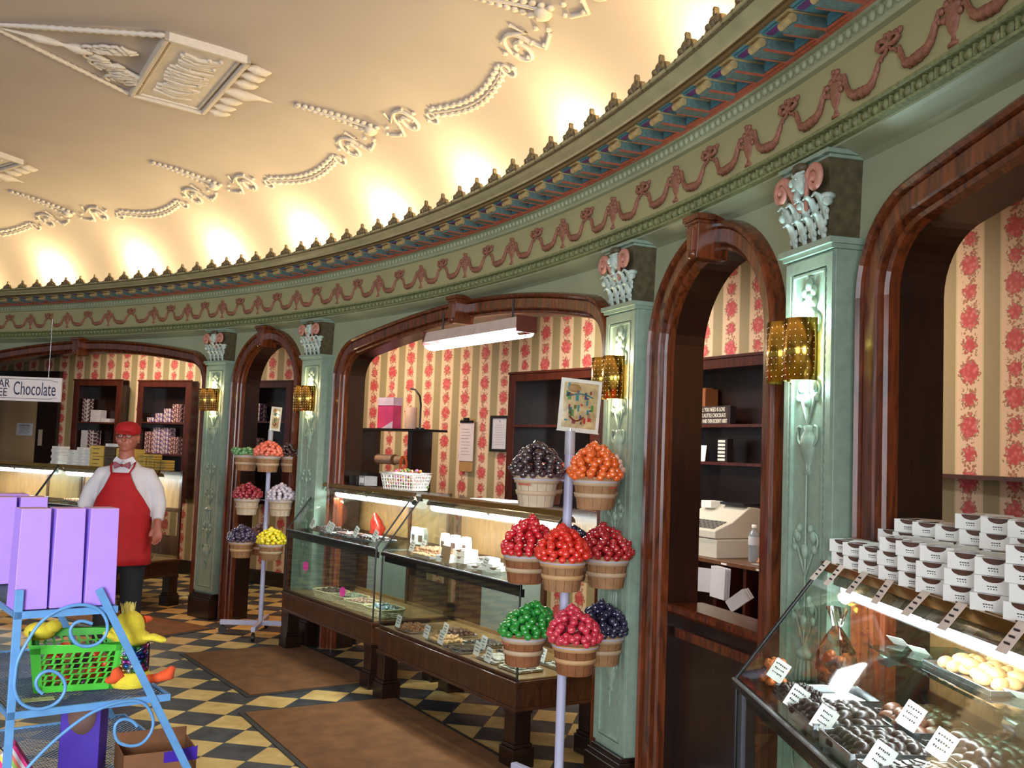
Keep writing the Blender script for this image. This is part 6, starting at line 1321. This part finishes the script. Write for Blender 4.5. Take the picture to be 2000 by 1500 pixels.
# inside the far cases
for i, (Mx, x, y, z, k, mi, lb) in enumerate([(ML1, .3, .3, .93, 'cluster', 3, 'tan'), (ML1, .75, .3, .93, 'flat', 5, 'pale'), (ML1, 1.2, .3, .93, 'dome', 0, 'dark'), (ML2, 1.1, .3, .93, 'flat', 5, 'cream'), (ML1, 1.2, .3, .45, 'dome', 0, 'lower dark')]):
    tray(Mx, x, y, z + .001, .26, .2, lb + ' sweets tray inside the far left showcase', rotz=AL); fill(Mx, AL, x, y, z, .26, .2, k, mi, lb + ' sweet in the far left showcase', lb + ' sweets in the far showcase', 6, 4, 1, .3, 1.3, seed=120 + i)
for k in range(4): boxes_in(ML1, AL, 1.02, .45 + .052 * k, 0, .19, .05, .12, 1, PT1, 'patterned box low in the far showcase beside the red apron, ' + ['lowest', 'second', 'third', 'top'][k] + ' (%s)' if False else 'patterned box beside the red apron in the far showcase, ' + ['lowest', 'second up', 'third up', 'topmost'][k] + '%.0s', 'patterned boxes beside the red apron', y=.2)
# ---- on top of the centre cases
bkt = empty('plastic_basket', on(M1, 1.10, .44, 1.297), A1 + .25, 'white plastic basket of wrapped candy on top of the left centre showcase', 'basket')
mb = MB(); a, b, h = .30, .15, .12; B = [(-a / 2, -b / 2, 0), (a / 2, -b / 2, 0), (a / 2, b / 2, 0), (-a / 2, b / 2, 0)]; e_ = .02; Tt = [(-a / 2 - e_, -b / 2 - e_, h), (a / 2 + e_, -b / 2 - e_, h), (a / 2 + e_, b / 2 + e_, h), (-a / 2 - e_, b / 2 + e_, h)]
for i in range(4): 
    p0, p1, o0, o1 = map(Vector, (B[i], B[(i + 1) % 4], Tt[i], Tt[(i + 1) % 4]))
    def Q(u, v): return tuple(p0.lerp(p1, u).lerp(o0.lerp(o1, u), v))
    for k in range(5): v = .08 + .8 * k / 4; mb.tube([Q(0, v), Q(1, v)], .003, 5)
    for j in range(13): mb.tube([Q(j / 12, 0), Q(j / 12, 1)], .003, 5)
mb.box(-a / 2, a / 2, -b / 2, b / 2, 0, .004); mb.build('lattice_body', WHITEP, bkt); mb = MB(); mb.tube([Tt[0], Tt[1], Tt[2], Tt[3]], .008, 8, closed=True); mb.build('rim', WHITEP, bkt)
mb = MB(); rr = random.Random(12)
for i in range(120):
    x, y = rr.uniform(-.14, .14), rr.uniform(-.07, .07); z = rr.uniform(.015, .13 + .03 * rr.random()); mb.sphere((x, y, z), (.016, .012, .012), 6, 4, rr.randint(0, 4)); 
    if i % 4 == 0: mb.tube([(x, y, z), (x + .03, y, z + .012)], [.003, .01], 5, rr.randint(0, 4))
o = mb.build('wrapped_sweets', [mat('w_red', (200, 60, 66), .25), mat('w_cream', (226, 206, 180), .25), mat('w_green', (110, 140, 80), .25), mat('w_gold', (200, 150, 70), .25), mat('w_pink', (220, 130, 180), .25)]); o.location = bkt.location; o.rotation_euler = bkt.rotation_euler; tag(o, 'mixed wrapped sweets heaped in the white plastic basket', 'candy', None, 'stuff')
dv = empty('counter_scale', on(M1, .40, .44, 1.297), A1, 'small grey and black electronic device at the left end of the centre case top', 'device'); mb = MB(); mb.box(-.12, .02, -.06, .06, 0, .07); mb.build('black_base', BLACKI, dv, bevel=.004); mb = MB(); mb.box(.03, .14, -.05, .06, 0, .075); mb.build('grey_body', mat('grey_plastic', (150, 152, 156), .4), dv, bevel=.006); mb = MB(); mb.box(-.10, 0, -.04, .04, .07, .10); mb.build('clear_tray', GLASS, dv)
mb = MB(); mb.box(.05, .12, -.052, -.05, .02, .06); mb.build('barcode_label', WHITEP, dv)
for i, (x, y, r, w_, d) in enumerate([(.62, .46, .1, .34, .14), (.80, .40, -.1, .30, .12), (.72, .47, .25, .26, .1)]):
    mb = MB(); mb.box(-w_ / 2, w_ / 2, -d / 2, d / 2, 0, .002); o = mb.build('paper_sheet', WHITEP); o.location = on(M2, x, y, 1.298 + .0025 * i); o.rotation_euler = (0, 0, A2 + r); tag(o, 'white paper sheet on top of the centre case, ' + ['lowest of three', 'front one of three', 'topmost of three'][i], 'paper')
sb = empty('small_figure_card', on(M2, 1.02, .46, 1.297), A2, 'small pink and white card standing on the centre case top', 'card'); mb = MB(); mb.box(-.025, .025, -.012, .012, 0, .07); mb.build('card_body', WHITEP, sb); mb = MB(); mb.prism([(-.022, .01), (.0, .01), (-.008, .06)], -.014, -.012); mb.build('pink_print', mat('pink_print', (220, 70, 100), .5), sb)
